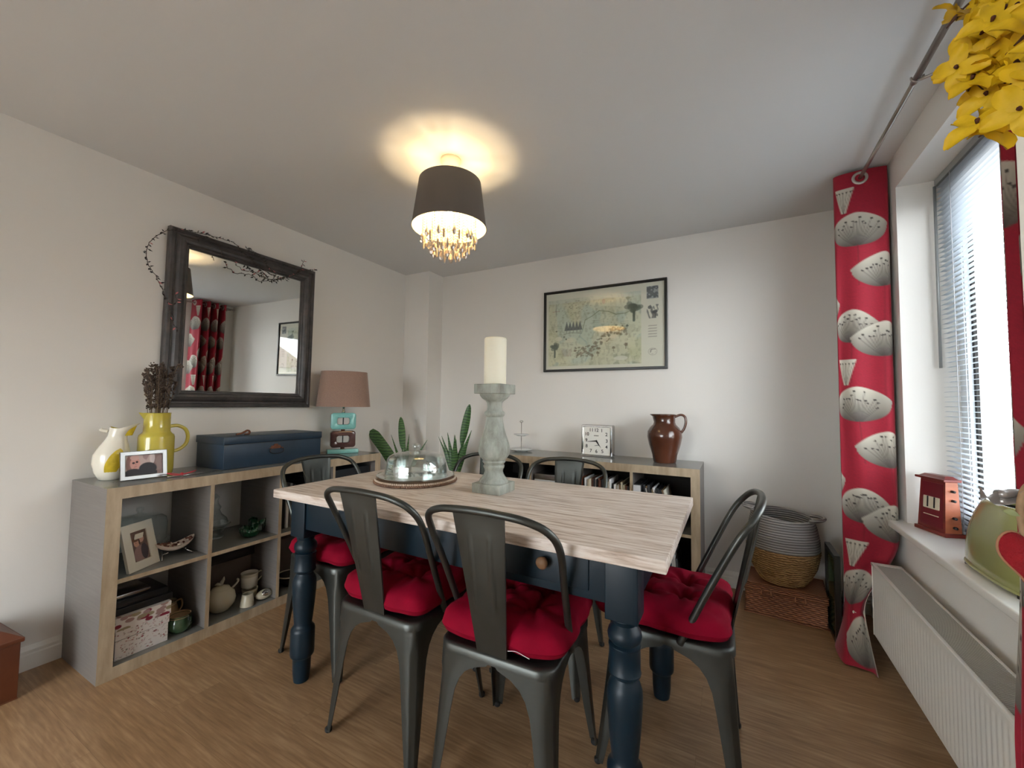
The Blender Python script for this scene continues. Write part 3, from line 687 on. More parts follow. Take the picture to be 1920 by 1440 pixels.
# ------------------------------------------------------------------ metal chairs and cushions
def sheet(rows_out, rows_in, mb, mi=0):
    # rows: list of rows of points; outer and inner skins joined round the rim
    nr, nc = len(rows_out), len(rows_out[0])
    mb.grid(rows_out, mi); mb.grid(rows_in, mi, flip=True)
    def strip(a, b): mb.grid([a, b], mi, smooth=False)
    strip(rows_in[0], rows_out[0]); strip(rows_out[-1], rows_in[-1])
    strip([r[0] for r in rows_out], [r[0] for r in rows_in]); strip([r[-1] for r in rows_in], [r[-1] for r in rows_out])
def chair_leg(sx, sy):
    mb = MB(); footx, footy = (0.200*sx, (0.225 if sy > 0 else 0.205)*sy)
    zs = [0.440, 0.425, 0.412, 0.398, 0.380, 0.355, 0.320, 0.270, 0.200, 0.120, 0.05, 0.006]
    ws = [0.172, 0.172, 0.160, 0.118, 0.092, 0.074, 0.062, 0.055, 0.048, 0.040, 0.032, 0.027]
    out, inn = [], []
    for z, w in zip(zs, ws):
        f = 1-z/0.44; cx = 0.178*sx+(footx-0.178*sx)*f**1.15; cy = 0.178*sy+(footy-0.178*sy)*f**1.15
        ch = 0.022 if z > 0.3 else 0.022-0.010*(0.3-z)/0.3
        def row(off):
            pts = [(w, off), (w*0.55+ch*0.45, off)]
            rib = 0.004 if z < 0.36 else 0
            c_ = [(ch, off), (ch*0.55+off*0.3+rib, ch*0.15+off), (ch*0.28+off*0.5+rib, ch*0.28+off*0.5+rib), (ch*0.15+off, ch*0.55+off*0.3+rib), (off, ch)]
            P = pts+c_+[(off, w*0.55+ch*0.45), (off, w)]
            return [Vector((cx-sx*a, cy-sy*b, z)) for a, b in P]
        out.append(row(0.0)); inn.append(row(0.003))
    if sx*sy < 0: out = [r[::-1] for r in out]; inn = [r[::-1] for r in inn]
    sheet(out, inn, mb)
    return mb, (footx-sx*0.010, footy-sy*0.010)
def make_chair():
    t = thing('dining_chair', 'x', 'chair', (0, 0, 0), 0, 'gunmetal dining chairs round the table')
    # seat pan with rolled edge
    s = MB(); out = rrect(0.372, 0.372, 0.05, 6); mid = rrect(0.360, 0.360, 0.045, 6); inn = rrect(0.30, 0.30, 0.04, 6)
    loops = [[(x, y, 0.424) for x, y in out], [(x, y, 0.444) for x, y in out], [(x, y, 0.451) for x, y in mid], [(x, y, 0.451) for x, y in rrect(0.34, 0.34, 0.04, 6)], [(x, y, 0.446) for x, y in inn]]
    s.grid(loops, closed_u=True); n = len(inn); s._add([(x, y, 0.446) for x, y in inn], [tuple(range(n))]); s._add([(x, y, 0.424) for x, y in out], [tuple(range(n-1, -1, -1))])
    s.build('seat', 'gunmetal', t)
    for sx in (-1, 1):
        for sy in (-1, 1):
            mb, (fx, fy) = chair_leg(sx, sy); l = mb.build('leg', 'gunmetal', t); fix_smooth(l, 60)
            MB().lathe([(0, 0), (0.010, 0), (0.012, 0.003), (0.012, 0.012), (0, 0.013)], 16, T=TR(fx, fy, 0)).build('rubber_foot', 'rubber', l)
    # hoop
    pts = catmull([(-0.188, -0.035, 0.440), (-0.192, -0.075, 0.53), (-0.200, -0.135, 0.66), (-0.208, -0.192, 0.775), (-0.190, -0.232, 0.832), (-0.135, -0.256, 0.860), (-0.06, -0.268, 0.870), (0, -0.270, 0.872),
                   (0.06, -0.268, 0.870), (0.135, -0.256, 0.860), (0.190, -0.232, 0.832), (0.208, -0.192, 0.775), (0.200, -0.135, 0.66), (0.192, -0.075, 0.53), (0.188, -0.035, 0.440)], 7)
    MB().tube(pts, 0.0105, 12).build('back_frame', 'gunmetal', t)
    # splat
    so, si = [], []
    nz, nx = 40, 25
    for i in range(nz+1):
        f = i/nz; z = 0.446+(0.868-0.446)*f; yc = -0.180-0.090*f**1.05; hw = 0.047+0.034*f; ro, ri = [], []
        for j in range(nx):
            u = -1+2*j/(nx-1); x = u*hw; crv = -0.010*(1-u*u)*math.sin(PI*min(1, f*1.05))
            # embossed rounded panel outline
            ex = abs(x)-0.030; ez = abs(f-0.60)-0.24; d = max(ex, ez*0.42); rib = 0.0036*math.exp(-(d/0.0034)**2)
            lip = 0.003*(abs(u) > 0.97)
            ro.append(Vector((x, yc+crv-rib, z))); ri.append(Vector((x, yc+crv-rib+0.0028+lip, z)))
        so.append(ro); si.append(ri)
    mb = MB(); sheet(so, si, mb); mb.build('back_splat', 'gunmetal', t)
    return t
def cushion_mesh(seed, shape):
    r = random.Random(seed); N = 56; top, bot = [], []
    ph = [r.uniform(0, 6.28) for _ in range(8)]
    tufts = [(-0.30, -0.32), (0.32, -0.30), (-0.32, 0.30), (0.30, 0.33)]
    for i in range(N+1):
        rt, rb = [], []
        for j in range(N+1):
            u = -1+2*j/N; v = -1+2*i/N
            # map square to squircle
            a = max(abs(u), abs(v)); ang = math.atan2(v, u)
            sq = 1/((abs(math.cos(ang))**6.5+abs(math.sin(ang))**6.5)**(1/6.5)) if a > 0 else 1
            edge = 1+0.014*math.sin(9*ang+ph[0])+0.010*math.sin(14*ang+ph[1])
            rad = a*sq*edge; x = 0.203*rad*math.cos(ang); y = 0.208*rad*math.sin(ang)
            e = 1-a**5.0; hgt = max(0, e)**0.42
            h = 0.060*hgt
            cr = 0
            for k, (p, q) in enumerate(tufts):
                du, dv = u-p, v-q; d = math.hypot(du, dv); an = math.atan2(dv, du)
                h -= 0.034*math.exp(-(d/0.13)**2)*(1 if hgt > 0.2 else 0)
                h -= 0.013*math.exp(-(d/0.36)**2)*(0.5+0.5*math.cos(7*an+ph[k+2]))
            # valleys joining tufts
            for p in (-0.31, 0.31):
                if abs(v) < 0.34: h -= 0.010*math.exp(-((u-p)/0.055)**2)
                if abs(u) < 0.34: h -= 0.010*math.exp(-((v-p)/0.055)**2)
            h += 0.004*math.sin(11*u+ph[6])*math.sin(9*v+ph[7])*hgt
            rt.append(Vector((x, y, 0.040+h))); rb.append(Vector((x, y, 0.040-0.034*hgt-0.0005)))
        top.append(rt); bot.append(rb)
    mb = MB(); mb.grid(top); mb.grid(bot, flip=True); return mb
def make_cushion(seed, dz=0):
    t = thing('seat_cushion', 'x', 'cushion', (0, 0, 0), 0, 'crimson tufted seat cushions')
    cushion_mesh(seed, 0).build('padding', 'red_cushion', t)
    for p, q in ((-0.30, -0.32), (0.32, -0.30), (-0.32, 0.30), (0.30, 0.33)):
        MB().sphere((p*0.2, q*0.2, 0.052), 0.009, 10, sc=(1, 1, 0.6)).build('tuft_button', 'red_piping', t)
    return t
chairs = [
    ('A', 1.601, 1.208, 0.002, 'gunmetal chair on the near long side, the left of two with backs to camera', 'crimson tufted cushion on the near left chair, its corner showing beside the back splat'),
    ('B', 2.066, 1.200, 0.030, 'gunmetal metal chair on the near long side, right one, nearest the camera', 'crimson tufted cushion on the chair nearest the camera, with a white thread at its hem'),
    ('C', 2.492, 1.550, PI/2+0.02, 'gunmetal metal chair at the right end of the table, seen from its side', 'crimson tufted cushion in full light on the chair at the right end of the table'),
    ('D', 1.030, 1.388, -1.62, 'gunmetal metal chair at the left end of the table beside the cube shelf unit', 'crimson tufted cushion on the chair at the left table end, behind a navy leg'),
    ('E', 1.484, 1.748, PI+0.04, 'gunmetal metal chair on the far long side, mostly hidden behind the candle holder', 'crimson tufted cushion on the far chair behind the candle holder, under the table'),
    ('F', 1.931, 1.790, PI+0.04, 'gunmetal chair on the far long side, its back in front of the books', 'crimson tufted cushion on the far chair in front of the books, under the table'),
]
ch0 = make_chair(); cu0 = make_cushion(1)
for i, (n, x, y, a, lab, clab) in enumerate(chairs):
    c = ch0 if i == 0 else copy_tree(ch0); c.location = (x, y, 0); c.rotation_euler.z = a; c['label'] = lab
    u = cu0 if i == 0 else (make_cushion(i+5) if i < 3 else copy_tree(cu0))
    u.location = (x-0.026*math.sin(a), y+0.026*math.cos(a), 0.4475); u.rotation_euler.z = a+(0.04 if i % 2 else -0.05); u['label'] = clab

    if n == 'B': MB().tube(catmull([(0.045, -0.212, 0.030), (0.070, -0.2135, 0.036), (0.095, -0.213, 0.030), (0.110, -0.2125, 0.026)], 5), 0.0009, 6).build('white_thread', 'paper', u)

# ------------------------------------------------------------------ pendant lamp
PX, PY = 1.480, 1.559
pl = thing('pendant_lamp', 'grey drum pendant lamp with hanging crystal drops, lit, over the table', 'pendant lamp', (PX, PY, H))
MB().lathe([(0.0, 0), (0.049, 0), (0.049, -0.014), (0.045, -0.024), (0.034, -0.027), (0.008, -0.030), (0, -0.030)][::-1], 40).build('ceiling_rose', 'ceramic_white', pl)
MB().cyl((0, 0, -0.02), (0, 0, -0.20), 0.0022, n=8).build('cable', 'rubber', pl)
zt, zb = 2.237-H, 2.010-H
sh = MB(); n = 72
def circ(r, z): return [(r*math.cos(2*PI*k/n), r*math.sin(2*PI*k/n), z) for k in range(n)]
sh.grid([circ(0.180, zb), circ(0.150, zt)], 0, closed_u=True)
sh.grid([circ(0.1785, zb), circ(0.1485, zt)], 1, closed_u=True, flip=True)
sh.grid([circ(0.1785, zb), circ(0.180, zb)], 1, closed_u=True, smooth=False); sh.grid([circ(0.150, zt), circ(0.1485, zt)], 1, closed_u=True, smooth=False)
sh.build('lamp_shade', ['shade_out', 'shade_in'], pl)
sp_ = MB()
for k in range(3):
    a = 2*PI*k/3+0.4; sp_.cyl((0.02*math.cos(a), 0.02*math.sin(a), zt-0.02), (0.149*math.cos(a), 0.149*math.sin(a), zt-0.004), 0.0016, n=6)
for r in (0.128, 0.085): sp_.tube([(r*math.cos(2*PI*k/40), r*math.sin(2*PI*k/40), zt-0.012) for k in range(40)], 0.002, 6, closed=True)
for k in range(4):
    a = 2*PI*k/4; sp_.cyl((0.02*math.cos(a), 0.02*math.sin(a), zt-0.016), (0.128*math.cos(a), 0.128*math.sin(a), zt-0.012), 0.0016, n=6)
sp_.build('shade_carrier', 'chrome', pl)
MB().cyl((0, 0, -0.175), (0, 0, -0.12), 0.019, n=20).build('bulb_holder', 'ceramic_white', pl)
MB().lathe([(0, -0.300), (0.012, -0.297), (0.022, -0.284), (0.027, -0.262), (0.026, -0.236), (0.018, -0.200), (0.013, -0.175)], 24).build('bulb', 'glass', pl)
MB().cyl((0, 0, -0.290), (0, 0, -0.222), 0.010, n=12).build('filament', 'bulb', pl)
def strand(seed, length, drop):
    r = random.Random(seed); mb = MB(); z = 0.0; mb.cyl((0, 0, 0), (0, 0, -length), 0.0006, n=4, mi=0)
    while z > -length+0.012:
        z -= 0.0135; rr = 0.0042; mb.lathe([(0, z-rr), (rr*0.8, z-rr*0.6), (rr, z), (rr*0.8, z+rr*0.6), (0, z+rr)], 6, 0, cap=False, smooth=False)
    if drop == 0:
        mb.lathe([(0, -length-0.050), (0.006, -length-0.044), (0.0105, -length-0.032), (0.007, -length-0.014), (0, -length)], 8, 1, cap=False, smooth=False)
    elif drop == 1:
        mb.lathe([(0, -length-0.052), (0.005, -length-0.046), (0.0052, -length-0.010), (0, -length)], 6, 1, cap=False, smooth=False)
    else:
        mb.lathe([(0, -length-0.042), (0.010, -length-0.034), (0.014, -length-0.024), (0.008, -length-0.008), (0, -length)], 8, 1, cap=False, smooth=False)
    return mb
protos = {}
def put_strand(r, a, length, drop):
    key = (round(length, 3), drop)
    if key not in protos: protos[key] = strand(len(protos), length, drop).build('crystal_strand', ['crystal', 'crystal_smoke' if drop != 2 else 'crystal'], pl); st = protos[key]
    else: st = protos[key].copy(); COL.objects.link(st); st.parent = pl
    st.location = (r*math.cos(a), r*math.sin(a), zt-0.012)
for k in range(34): put_strand(0.128, 2*PI*k/34, (0.245, 0.262, 0.252)[k % 3], (0, 1, 2)[k % 3])
for k in range(22): put_strand(0.085, 2*PI*(k+.5)/22, (0.290, 0.305)[k % 2], (1, 0)[k % 2])
for k in range(8): put_strand(0.040, 2*PI*(k+.5)/8, 0.325, (0, 1)[k % 2])
lt = bpy.data.lights.new('pendant_bulb_light', 'POINT'); lt.energy = 2.8; lt.color = (1.0, 0.78, 0.50); lt.shadow_soft_size = 0.014
lo = bpy.data.objects.new('pendant_bulb_light', lt); COL.objects.link(lo); lo.location = (PX, PY, H-0.205)

# ------------------------------------------------------------------ mirror with twig garland
my0, my1, mz0, mz1 = 1.006, 1.868, 1.120, 2.098
mi_ = thing('wall_mirror', 'large square mirror in distressed grey moulded frame on the left wall', 'mirror', (0.0, (my0+my1)/2, (mz0+mz1)/2))
mi_.location.x = 0.007; mi_.rotation_euler = (0, 0.012, 0); hw, hh = (my1-my0)/2, (mz1-mz0)/2
def frame_sweep(hw, hh, prof, mb, mi=0):
    # prof: (inset from outer edge, height off wall); lies in the local YZ plane, x = off wall
    rows = []
    for a, x in prof: rows.append([(x, sy*(hw-a), sz*(hh-a)) for sy, sz in ((-1, -1), (1, -1), (1, 1), (-1, 1))])
    mb.grid(rows, mi, smooth=False, closed_u=True)
fr = MB(); frame_sweep(hw, hh, [(0.0, 0.0), (0.0, 0.030), (0.006, 0.040), (0.020, 0.042), (0.026, 0.034), (0.032, 0.034), (0.045, 0.046), (0.060, 0.050), (0.072, 0.046), (0.080, 0.034), (0.086, 0.034), (0.090, 0.024), (0.094, 0.024), (0.094, 0.012)], fr)
fr.build('frame', 'mirror_frame', mi_)
MB().box((0.004, -(hw-0.09), -(hh-0.09)), (0.016, hw-0.09, hh-0.09)).build('mirror_glass', 'mirror', mi_)
gar = thing('twig_garland', 'thin dark twig garland with tiny leaves draped over the mirror frame', 'garland', (0.06, 1.2, 2.05))
o = gar.location
def twig(pts, nleaf, seed, wv=0.004, pink=0.12):
    r = random.Random(seed); P = catmull(pts, 8); P = [p+Vector((r.uniform(-1, 1), r.uniform(-1, 1), r.uniform(-1, 1)))*wv*0.6 for p in P]
    a = MB(); a.tube([Vector(L_(p)) for p in P], 0.0016, 5); a.build('twig', 'twig', gar)
    b = MB()
    for k in range(nleaf):
        f = k/nleaf*(len(P)-1); i = int(f); p = P[i].lerp(P[min(i+1, len(P)-1)], f-i)
        d = Vector((r.uniform(0.0, 1), r.uniform(-1, 1), r.uniform(-0.9, 0.6))).normalized(); L = r.uniform(0.014, 0.026); q = p+d*L
        s_ = d.cross(Vector((1, 0.2, 0.3))).normalized()*0.0046; m_ = p.lerp(q, 0.5); nn = d.cross(s_).normalized()*0.0012
        vs = [Vector(L_(x)) for x in (p, m_+s_+nn, q, m_-s_+nn, m_-nn)]
        b._add(vs, [(0, 1, 4), (1, 2, 4), (2, 3, 4), (3, 0, 4), (0, 3, 2, 1)], 1 if r.random() < pink else 0)
    b.build('leaves', ['twig_leaf', 'twig_pink'], gar)
gx = 0.078
twig([(gx, 1.02, 2.075), (0.05, 0.96, 2.03), (0.04, 0.915, 1.95), (0.04, 0.922, 1.86), (0.05, 0.955, 1.80), (0.055, 0.985, 1.73), (gx, 1.005, 1.66), (gx, 1.02, 1.58), (gx, 1.05, 1.53)], 56, 1)
twig([(gx, 1.03, 2.08), (gx, 1.12, 2.092), (gx, 1.20, 2.098), (gx, 1.30, 2.10), (gx, 1.36, 2.06), (gx, 1.43, 2.02), (gx, 1.50, 1.985), (gx, 1.58, 1.97), (gx, 1.66, 2.00), (gx, 1.72, 2.05), (gx, 1.80, 2.085), (gx, 1.86, 2.10)], 80, 2)
twig([(gx, 1.12, 2.06), (gx, 1.16, 2.085), (gx, 1.22, 2.06), (gx, 1.25, 1.99)], 8, 3)
twig([(gx, 1.38, 2.09), (gx, 1.44, 2.08), (gx, 1.50, 2.03), (gx, 1.56, 1.99)], 26, 4)
twig([(gx, 1.30, 2.0), (gx, 1.36, 1.955), (gx, 1.46, 1.965), (gx, 1.52, 1.94), (gx, 1.60, 1.965)], 14, 5, 0.01)
twig([(gx, 1.62, 1.97), (gx, 1.70, 2.03), (gx, 1.74, 2.09), (gx, 1.76, 2.14)], 14, 6, 0.008, 0.4)
twig([(gx, 1.01, 1.66), (gx, 1.04, 1.69), (gx, 1.02, 1.74)], 5, 7, 0.006, 0.5)

# ------------------------------------------------------------------ framed map
qx0, qx1, qz0, qz1 = 1.341, 2.289, 1.420, 2.070
fm = thing('framed_map', 'black framed green illustrated country map on the back wall', 'framed picture', ((qx0+qx1)/2, D, (qz0+qz1)/2))
hw, hh = (qx1-qx0)/2, (qz1-qz0)/2
f = MB(); rows = []
for a, y in ((0, 0), (0, -0.022), (0.003, -0.024), (0.015, -0.024), (0.019, -0.019), (0.019, -0.008)): rows.append([(sx*(hw-a), y, sz*(hh-a)) for sx, sz in ((-1, -1), (1, -1), (1, 1), (-1, 1))])
f.grid(rows, smooth=False, closed_u=True); f.build('frame', 'black_frame', fm)
w_, h_ = 2*(hw-0.016), 2*(hh-0.016)
c = Canvas(w_, h_, 0.0030, S(206, 206, 190))
mx0, my0_, mx1, my1_ = 0.022, 0.030, w_-0.165, h_-0.055
c.rect(mx0, my0_, mx1, my1_, S(192, 194, 166)); bb = (mx0, my0_, mx1, my1_)
c.blob(11, 9, S(176, 180, 136), 0.5, 0.5, bb); c.blob(12, 12, S(176, 194, 182), 0.55, 0.6, bb); c.blob(13, 16, S(206, 206, 176), 0.62, 0.6, bb); c.blob(14, 60, S(140, 140, 104), 0.72, 0.25, bb)
c.blob(15, 120, S(120, 122, 92), 0.80, 0.3, bb)
c.rect(mx0, my1_-0.03, mx1, my1_, S(196, 204, 196), 0.5)
rr = random.Random(5); DK = S(84, 86, 66); GR = S(70, 84, 66); NV = S(52, 62, 66)
def tree(cx, cy, s_, col, seed):
    r = random.Random(seed); c.line((cx, cy-s_), (cx, cy), s_*0.22, col)
    for k in range(20):
        a = r.uniform(0, 6.28); d = r.uniform(0, 0.6)*s_; c.ell(cx+d*math.cos(a), cy+s_*0.25+0.7*d*math.sin(a), s_*0.24, s_*0.19, col, 0.7)
def stroke(pts, wd, col, a=1.0):
    for p, q in zip(pts[:-1], pts[1:]): c.line(p, q, wd, col, a)
U = w_; V = h_
stroke([(0.34*U, 0.50*V), (0.36*U, 0.62*V), (0.42*U, 0.66*V), (0.48*U, 0.72*V), (0.56*U, 0.70*V), (0.62*U, 0.655*V), (0.70*U, 0.66*V), (0.76*U, 0.70*V)], 0.007, S(116, 124, 90), 0.7)
stroke([(0.36*U, 0.10*V), (0.40*U, 0.22*V), (0.37*U, 0.34*V), (0.31*U, 0.42*V), (0.34*U, 0.50*V)], 0.009, S(150, 168, 156), 0.7)
for k in range(5): 
    x = (0.195+0.030*k)*U; c.put((np.abs(c.X-x) < 0.019*(1-(c.Y-0.50*V)/(0.12*V))) & (c.Y > 0.50*V) & (c.Y < 0.62*V), NV, 0.85); c.line((x, 0.47*V), (x, 0.51*V), 0.003, NV)
stroke([(0.17*U, 0.455*V), (0.24*U, 0.47*V), (0.33*U, 0.455*V)], 0.004, DK, 0.8)
tree(0.085*U, 0.27*V, 0.065, GR, 1); tree(0.765*U, 0.70*V, 0.085, GR, 2); tree(0.72*U, 0.83*V, 0.025, S(110, 120, 96), 3); tree(0.71*U, 0.50*V, 0.018, GR, 4)
for k in range(120):
    t = k/120; x = (0.27+0.44*t)*U; y = (0.22+0.21*t-0.05*math.sin(6*t)+rr.uniform(-0.065, 0.065))*V
    if 0.82 > t > 0.60: y += 0.02*V
    c.ell(x, y, rr.uniform(0.006, 0.013), rr.uniform(0.005, 0.010), S(104+rr.randint(-10, 12), 98, 72), 0.7)
for (x, y, s_) in ((0.42, 0.16, 0.04), (0.47, 0.19, 0.03), (0.60, 0.24, 0.03), (0.70, 0.27, 0.035)): tree(x*U, y*V, s_*0.7, S(112, 104, 78), int(x*100))
for k in range(20): c.ell(rr.uniform(0.18, 0.44)*U, rr.uniform(0.78, 0.88)*V, 0.008, 0.003, S(120, 116, 92), 0.6)
for k in range(14): c.ell(rr.uniform(0.14, 0.40)*U, rr.uniform(0.70, 0.78)*V, 0.007, 0.003, S(128, 126, 98), 0.6)
for (x, y) in ((0.52, 0.36), (0.60, 0.38), (0.12, 0.40), (0.22, 0.37)): c.ell(x*U, y*V, 0.030, 0.018, S(206, 204, 178), 0.8)
for (x, y) in ((0.50, 0.37), (0.10, 0.50), (0.17, 0.42), (0.19, 0.39)): c.ell(x*U, y*V, 0.008, 0.007, DK, 0.8)
for k in range(9): c.line(((0.165+0.008*k)*U, (0.17)*V), ((0.15+0.011*k)*U, (0.25+0.01*(k % 3))*V), 0.003, S(140, 96, 84), 0.8)
c.ell(0.52*U, 0.83*V, 0.012, 0.020, S(160, 110, 96), 0.5)
def star(cx, cy, s_, col):
    for a in (0, PI/2, PI, 3*PI/2): c.line((cx, cy), (cx+s_*math.cos(a), cy+s_*math.sin(a)), 0.003, col, 0.9)
star(0.095*U, 0.76*V, 0.030, S(150, 80, 84)); c.line((0.095*U, 0.70*V), (0.095*U, 0.86*V), 0.003, S(100, 90, 84))
c.blob(21, 40, S(120, 124, 100), 0.45, 0.5, (0.60*U, my0_, mx1, 0.17*V)); c.ell(0.66*U, 0.12*V, 0.05, 0.016, S(206, 206, 190), 0.8)
c.blob(22, 40, S(150, 170, 160), 0.45, 0.5, (mx0, my0_, 0.16*U, 0.10*V))
for (x, y, n_) in ((0.05, 0.56, 10), (0.16, 0.34, 9), (0.50, 0.26, 8), (0.42, 0.60, 8), (0.54, 0.36, 6), (0.66, 0.56, 6), (0.15, 0.08, 9), (0.12, 0.20, 5)):
    for q in range(2):
        for k in range(n_): c.line(((x+0.011*k)*U, (y-0.022*q)*V), ((x+0.011*k+0.006)*U, (y-0.022*q)*V), 0.002, DK, 0.7)
# little dark vignettes and lettering strokes down the right margin
sx0 = w_-0.125; sx1 = w_-0.045
c.rect(sx0, 0.80*V, sx1, 0.95*V, S(150, 158, 158)); c.blob(31, 130, NV, 0.42, 0.8, (sx0, 0.80*V, sx1, 0.95*V))
c.blob(32, 120, NV, 0.50, 0.8, (sx0, 0.57*V, sx1, 0.73*V)); tree(sx1-0.02, 0.63*V, 0.03, NV, 9); c.ell(sx0+0.02, 0.70*V, 0.012, 0.012, NV, 0.9)
for q in range(5):
    for k in range(7): c.line((sx0+0.012+0.0085*k, (0.48-0.032*q)*V), (sx0+0.017+0.0085*k, (0.485-0.032*q)*V), 0.005, S(110, 104, 96), 0.7)
for k in range(18): a = 2*PI*k/18; c.line((sx0+0.04+0.030*math.cos(a), 0.18*V+0.026*math.sin(a)), (sx0+0.04+0.030*math.cos(a+.35), 0.18*V+0.026*math.sin(a+.35)), 0.002, S(120, 112, 100), 0.7)
c.blob(33, 150, S(110, 104, 96), 0.6, 0.7, (sx0+0.02, 0.15*V, sx1-0.02, 0.21*V))
c.mesh('print', fm, lambda x, y: (x-w_/2, -0.010, y-h_/2))
MB().box((-w_/2, -0.0145, -h_/2), (w_/2, -0.0125, h_/2)).build('glazing', 'frame_glass', fm)

# ------------------------------------------------------------------ small helpers for ornaments
def arc_handle(mb, p0, ctrl, r, mi=0, n=9, flat=1.0, T=None): mb.tube(catmull(ctrl, n), r, 12, mi, T=T, flat=flat)
def box_thing(name, label, cat, a, b, m_, group=None, rotz=0, bev=0.002):
    cx, cy = (a[0]+b[0])/2, (a[1]+b[1])/2
    ob = MB().box((a[0]-cx, a[1]-cy, 0), (b[0]-cx, b[1]-cy, b[2]-a[2]), bev=bev).build(name, m_, None, (cx, cy, a[2]), (0, 0, rotz))
    return tag(ob, label, cat, group)
def photo_canvas(w, h, kind):
    c = Canvas(w, h, 0.0016, S(196, 172, 168))
    if kind == 'man':
        c.blob(3, 60, S(150, 120, 118), 0.5, 0.7); c.rect(0.72*w, 0, w, h, S(120, 96, 92), 0.7); c.rect(0, 0, 0.06*w, h, S(215, 195, 185))
        c.ell(0.10*w, 0.55*h, 0.08*w, 0.40*h, S(124, 72, 58), 0.8); c.ell(0.72*w, 0.82*h, 0.07*w, 0.3*h, S(226, 214, 214), 0.8)
        c.ell(0.26*w, 0.58*h, 0.13*w, 0.30*h, S(206, 152, 140)); c.ell(0.25*w, 0.88*h, 0.12*w, 0.12*h, S(206, 168, 160))
        c.ell(0.60*w, 0.30*h, 0.24*w, 0.30*h, S(42, 40, 46)); c.ell(0.22*w, 0.10*h, 0.24*w, 0.24*h, S(44, 38, 44)); c.rect(0.2*w, 0, 0.85*w, 0.16*h, S(44, 40, 46))
        for x in (0.22, 0.31): c.ell(x*w, (0.66 if x > .3 else 0.62)*h, 0.035*w, 0.05*h, S(50, 26, 30))
        c.line((0.24*w, 0.42*h), (0.30*w, 0.44*h), 0.002, S(150, 80, 76)); c.line((0.27*w, 0.60*h), (0.28*w, 0.52*h), 0.002, S(176, 118, 106))
    else:
        c.C[:, :] = S(120, 92, 80); c.blob(4, 70, S(90, 74, 66), 0.5, 0.6)
        c.ell(0.34*w, 0.60*h, 0.17*w, 0.13*h, S(200, 152, 130)); c.ell(0.62*w, 0.72*h, 0.17*w, 0.13*h, S(206, 160, 140)); c.ell(0.30*w, 0.72*h, 0.2*w, 0.07*h, S(110, 74, 52)); c.ell(0.62*w, 0.83*h, 0.18*w, 0.07*h, S(96, 66, 50))
        c.ell(0.5*w, 0.2*h, 0.42*w, 0.30*h, S(150, 120, 116)); c.ell(0.72*w, 0.28*h, 0.2*w, 0.26*h, S(70, 60, 66)); c.ell(0.5*w, 0.62*h, 0.04*w, 0.10*h, S(60, 40, 36))
        c.ell(0.3*w, 0.60*h, 0.02*w, 0.012*h, S(60, 40, 36)); c.ell(0.6*w, 0.73*h, 0.02*w, 0.012*h, S(60, 40, 36))
    return c

# ------------------------------------------------------------------ on the left shelf unit
# yellow lemon-pattern bird jug
bj = thing('bird_jug', 'white pitcher painted with a yellow lemon, at the near end of the shelf unit', 'jug', (0.135, 0.800, ZT), math.radians(58))
def blend_lathe(prof, n=40):
    # prof: (r, z, dx) with sideways offset dx of the ring along +x and squash
    P = []
    for r, z, dx, sq in prof: P.append([(dx+r*math.cos(2*PI*k/n), sq*r*math.sin(2*PI*k/n), z+0.0) for k in range(n)])
    return P
pr = [(0.0, 0, 0, 1), (0.040, 0, 0, 1), (0.046, 0.004, 0, 1), (0.060, 0.035, -0.002, 0.95), (0.067, 0.075, -0.004, 0.92), (0.064, 0.115, -0.004, 0.92), (0.052, 0.150, 0.002, 0.92), (0.040, 0.180, 0.008, 0.92), (0.034, 0.200, 0.012, 0.95), (0.036, 0.218, 0.018, 0.92), (0.040, 0.230, 0.022, 0.85)]
P = blend_lathe(pr)
top = [Vector(p) for p in P[-1]]
rim = []
for k in range(40):
    a = 2*PI*k/40; up = 0.022*max(0, math.cos(a))**2+0.010*max(0, -math.cos(a))**3
    rim.append(Vector((0.022+(0.040+0.030*max(0, math.cos(a))**3)*math.cos(a), 0.034*math.sin(a), 0.236+up)))
P.append(rim); inner = [Vector((0.022+(p.x-0.022)*0.86, p.y*0.84, p.z-0.003)) for p in rim]; P.append(inner); P.append([Vector((0.015+0.7*(p.x-0.022), p.y*0.7, 0.20)) for p in rim])
mb = MB(); mb.grid(P[:12], 0, closed_u=True); mb.grid(P[12:], 1, closed_u=True); mb.grid([P[11], P[12]], 0, closed_u=True)
fix_smooth(mb.build('body', ['white_glaze', 'lemon_patch'], bj), 70)
lp = MB(); rows = []
for i in range(15):
    v_ = -1+2*i/14; row = []
    for j in range(11):
        u_ = (-1+2*j/10)*math.sqrt(max(0, 1-v_*v_)); z = 0.078+0.066*v_; aa = -1.22+0.42*u_+0.30*v_
        rr_ = float(np.interp(z, [q[1] for q in pr[1:]], [q[0] for q in pr[1:]]))+0.0012; dx = float(np.interp(z, [q[1] for q in pr[1:]], [q[2] for q in pr[1:]]))
        row.append((dx+rr_*math.cos(aa), 0.93*rr_*math.sin(aa), z))
    rows.append(row)
lp.grid(rows); lp.build('lemon_motif', 'lemon_patch', bj)
h = MB(); arc_handle(h, None, [(-0.022, 0, 0.222), (-0.040, 0, 0.226), (-0.048, 0, 0.232)], 0.008); h.build('tail_knob', 'white_glaze', bj)

